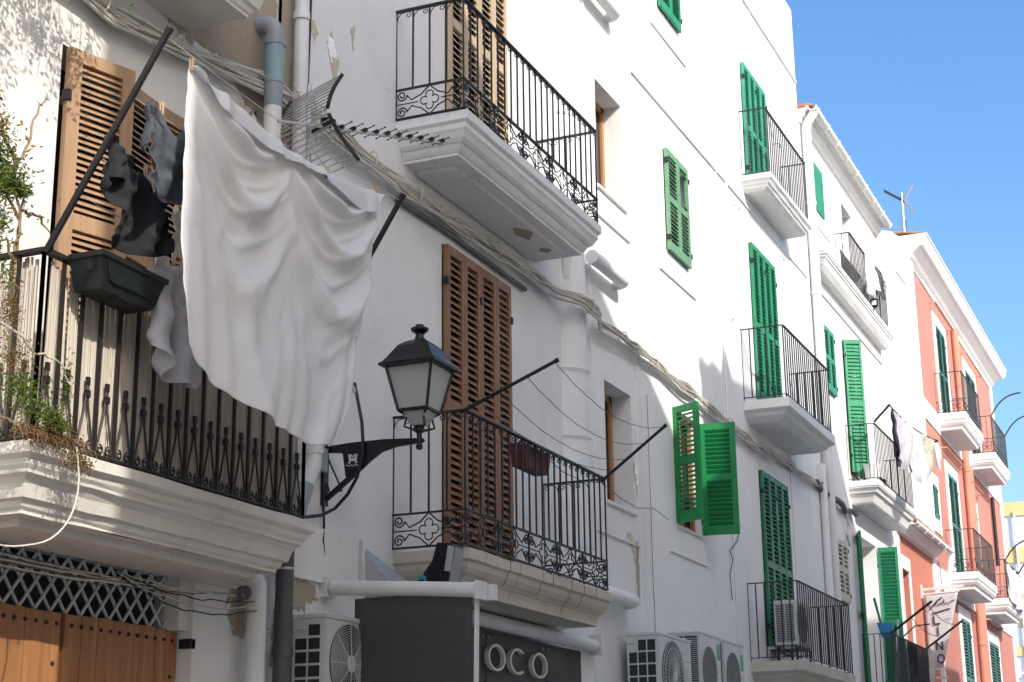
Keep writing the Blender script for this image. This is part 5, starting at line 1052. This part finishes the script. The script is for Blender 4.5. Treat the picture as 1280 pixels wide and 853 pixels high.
stroke([VT(-.02, 5.06), VT(.22, 5.14)], .02); stroke([VT(-.05, 5.13), VT(.06, 5.30), VT(.13, 5.36)], .022); stroke([VT(-.0, 5.30), VT(-.06, 5.24), VT(-.02, 5.20)], .014)
stroke([VT(.02, 5.20), VT(.05, 5.27), VT(.07, 5.21), VT(.10, 5.27), VT(.10, 5.22), VT(.14, 5.26), VT(.15, 5.33), VT(.15, 5.22), VT(.19, 5.26), VT(.21, 5.23), VT(.24, 5.28), VT(.30, 5.30)], .012)
for k in range(6): stroke([LT(.20 + k * .022, 5.07), LT(.215 + k * .022, 5.085)], .008)
# ------------------------------------------------------------------ things on the third house
RC = thing('laundry_rack', 'rusty laundry arm raised over the crowded balcony of the gutter house', 'clothes rack', (26.8, -.5, 7.67))
part(MB().tube([(26.8, -.48, 7.68), (26.8, -.76, 7.95)], .02, 6), 'pole', 'iron_rust', RC); part(MB().tube([(30.0, -.48, 7.68), (30.0, -1.0, 7.95)], .02, 6), 'pole', 'iron_rust', RC)
part(MB().tube(sag((26.8, -.75, 7.94), (30.0, -1.0, 7.95), .10, 12), .011, 5), 'line', 'iron_rust', RC)
gl = 'clothes on the crowded balcony line'
for nm, mat, xa, xb, h_, lb, ct, sd in (('shirt', 'shirt_blackprint', 26.9, 27.1, .85, 'black printed shirt, first on the crowded balcony line', 'shirt', 1), ('shirt', 'print_lilac', 27.0, 27.3, .72, 'lilac patterned garment beside the black shirt on the crowded line', 'clothes', 2),
        ('towel', 'lilac_white', 27.35, 28.0, .75, 'pinkish white towel hanging in the middle of the crowded balcony line', 'towel', 3), ('towel', 'lilac_white', 28.0, 28.7, .82, 'broad white cloth hanging next to the zigzag towel', 'towel', 4),
        ('towel', 'zigzag', 28.8, 29.4, .66, 'cream towel with zigzag pattern near the end of the crowded line', 'towel', 5), ('shirt', 'lilac_white', 29.5, 29.9, .45, 'small white top pegged last on the crowded balcony line', 'top', 6)):
    zt = 7.93 - .10 * 4 * ((xa + xb) / 2 - 26.8) / 3.2 * (1 - ((xa + xb) / 2 - 26.8) / 3.2)
    h_ *= 1.12; yy = lambda x: -.75 - .25 * (x - 26.8) / 3.2
    cloth(nm, mat, [(xa, yy(xa), zt), ((xa + xb) / 2, yy((xa + xb) / 2), zt - .02), (xb, yy(xb), zt)], (h_, h_ * 1.04, h_ * .97), (.0, .0), 20, 14, 1.3, (0, .5, 1), 30 + sd, amp=.04, folds=2, yb=(-.1, .1), label=lb, cat=ct, group=gl, iters=90)
BK = thing('paint_bucket', 'white bucket standing at the left end of the crowded balcony', 'bucket', (26.95, -.35, 6.72))
part(MB().lathe([(.11, 0), (.13, .26), (.135, .26), (.135, .28), (.12, .28), (.115, .05)], (26.98, -.36, 6.725), 16), 'tub', 'pvc_white', BK, smooth=True)
part(MB().tube([(26.98 + .135 * math.cos(a), -.36 + .03 * math.sin(a), 6.98 - .1 * math.sin(a)) for a in [i * math.pi / 8 for i in range(9)]], .004, 4), 'handle', 'alu', BK)
MP = thing('balcony_plant', 'small mossy green plant on the crowded balcony floor', 'plant', (27.3, -.4, 6.72)); foliage(MP, [((27.25, -.42, 6.77), (.2, .08, .05))], 260, .03, 'leaf_olive', 31); part(MB().box(27.1, 27.4, -.47, -.36, 6.725, 6.76), 'tray', 'plastic_planter', MP)
RD = thing('laundry_rack', 'dark laundry poles stretched out from the low balcony beneath the crowded one', 'clothes rack', (27.0, -.5, 4.27))
for x in (27.05, 30.2): part(MB().tube([(x, -.46, 4.27), (x, -1.14, 4.74)], .02, 6), 'pole', 'steel_pole', RD)
for t in (.9, .5): part(MB().tube(sag((27.05, -.46 - .68 * t, 4.27 + .47 * t), (30.2, -.46 - .68 * t, 4.27 + .47 * t), .12, 14), .006, 5), 'line', 'rail_grey', RD)
for x in (27.9,): part(MB().tube([(x, -.48, 4.27), (x, -.70, 4.45), (x, -.95, 4.47)], .012, 5), 'hook', 'iron', RD)
for nm, mat, x, h_, lb in (('broom', 'pvc_white', 27.7, 1.25, 'broom with a long white handle standing in the low balcony'), ('mop', 'pvc_white', 27.45, .95, 'shorter white handled mop beside the broom in the low balcony')):
    b_ = thing(nm, lb, nm, (x, -.42, 3.33)); part(MB().tube([(x, -.40, 3.4), (x - .03, -.47, 3.3 + h_)], .018, 6), 'handle', mat, b_); part(MB().box(x - .12, x + .12, -.45, -.38, 3.325, 3.42), 'head', 'rail_grey', b_)
DP = thing('dustpan', 'bright blue dustpan hooked on the low balcony rail by the open green shutter', 'dustpan', (27.2, -.46, 4.3))
part(MB().hexa([(27.08, -.30, 4.22), (27.12, -.30, 4.22), (27.12, -.46, 4.20), (27.08, -.46, 4.20), (27.06, -.24, 4.45), (27.14, -.24, 4.45), (27.14, -.50, 4.43), (27.06, -.50, 4.43)]), 'pan', 'blue_plastic', DP); part(MB().tube([(27.1, -.30, 4.44), (27.1, -.22, 4.85)], .02, 6), 'handle', 'green_deep', DP)
for a, b, mat, lb in ((28.4, 29.2, 'shirt_black', 'black screen cloth hung behind the low balcony bars'), (29.7, 30.1, 'linen', 'cream cloth hanging over the far corner of the low balcony')):
    cloth('cloth', mat, [(a, -.55 - (.04 if mat == 'linen' else -.09), 4.25), ((a + b) / 2, -.55 - (.04 if mat == 'linen' else -.09), 4.24), (b, -.55 - (.04 if mat == 'linen' else -.09), 4.25)], (.85, .86, .85), (0, 0), 14, 12, 1.1, (0, .5, 1), 41, amp=.015, folds=2, yb=(-.05, .04), label=lb, cat='cloth', iters=60)
# top terrace of house 3
TR = thing('drying_rack', 'folding drying rack of thin pale bars sticking out from the top terrace', 'drying rack', (29.5, -.3, 11.0))
mb = MB()
for k in range(9): mb.tube([(29.3 + k * .1, -.28, 10.95), (29.3 + k * .1, -.95, 11.05)], .007, 4)
for k in range(3): mb.tube([(29.3, -.3 - .32 * k, 10.95 + .05 * k), (30.1, -.3 - .32 * k, 10.95 + .05 * k)], .01, 4)
part(mb, 'bars', 'alu', TR)
for nm, mat, xa, xb, h_, lb, ct, sd in (('towel', 'lilac_white', 28.0, 28.5, .8, 'white towel hanging over the top terrace rail', 'towel', 51), ('towel', 'linen', 28.6, 28.9, .55, 'short cream towel on the top terrace rail', 'towel', 52), ('shirt', 'sweat_grey', 29.0, 29.35, .6, 'grey garment hanging on the top terrace rail', 'shirt', 53), ('shirt', 'shirt_black', 29.45, 29.6, .5, 'narrow dark garment at the right of the top terrace rail', 'shirt', 54)):
    cloth(nm, mat, [(xa, -.30, 11.10), ((xa + xb) / 2, -.30, 11.09), (xb, -.30, 11.10)], (h_, h_, h_), (0, 0), 16, 10, 1.3, (0, .5, 1), sd, amp=.03, folds=2, yb=(-.06, .04), label=lb, cat=ct, iters=60)
SR = thing('small_dark_object', 'small dark object with a white piece at the foot of the top terrace rail', 'lantern', (30.2, -.3, 10.2))
part(MB().lathe([(.04, 10.17), (.06, 10.20), (.06, 10.30), (.08, 10.31), (.02, 10.36)], (28.64, -.30, 0), 8), 'frame', 'iron', SR); part(MB().box(28.575, 28.60, -.34, -.26, 10.21, 10.29), 'glass', 'pvc_white', SR)  # unidentified dark object with a white piece; its lantern form is made up
# roof antenna on the pink house
A2 = thing('roof_antenna', 'grey television antenna on a mast above the pink house cornice', 'antenna', (36, .3, 13.5))
part(MB().tube([(36, .25, 13.4), (36, .25, 15.0)], .035, 8), 'mast', 'alu', A2); part(MB().tube([(36, .25, 13.4), (36.25, .25, 14.4)], .02, 6), 'mast', 'iron', A2)
part(MB().bar((36, .62, 15.10), (36, .2, 14.78), .05, .05), 'boom', 'rail_grey', A2)
for i in range(9): y = .62 - .42 * i / 8; z = 15.10 - .32 * i / 8; part(MB().tube([(35.85, y, z), (36.15, y, z)], .008, 4), 'director', 'rail_grey', A2)
mb = MB()
for s_ in (-1, 1):
    for i in range(7): y, z = .18 - .22 * i / 6, 14.8 + s_ * (.05 + .32 * i / 6); mb.tube([(35.7, y, z), (36.3, y, z)], .006, 4)
    mb.tube([(36, .18, 14.8), (36, -.04, 14.8 + s_ * .37)], .008, 4)
part(mb, 'reflector', 'alu', A2)
# curved rods on pink balconies
for z, lb in ((10.93, 'thin dark curved rods reaching out from the upper right balcony of the pink house'), (7.30, 'thin dark curved rods reaching out from the lower right balcony of the pink house')):
    c_ = thing('curved_rod', lb, 'rod', (44.3, -.6, z), 'curved rods on the pink house')
    for x in (41.7, 44.28): part(MB().tube(bez((x, -.6, z), (x, -.8, z + .35), (x, -1.0, z + .5), (x, -1.35, z + .5), 12), .02, 5), 'rod', 'rail_grey', c_)
cloth('towel', 'lilac_white', [(41.7, -.64, 7.25), (42.9, -.64, 7.22), (44.2, -.64, 7.25)], (.9, .95, .9), (0, 0), 16, 30, 1.15, (0, .3, .6, 1), 71, amp=.04, folds=5, yb=(-.06, .02), label='long white cloth covering the lower right balcony of the pink house', cat='cloth', iters=80)
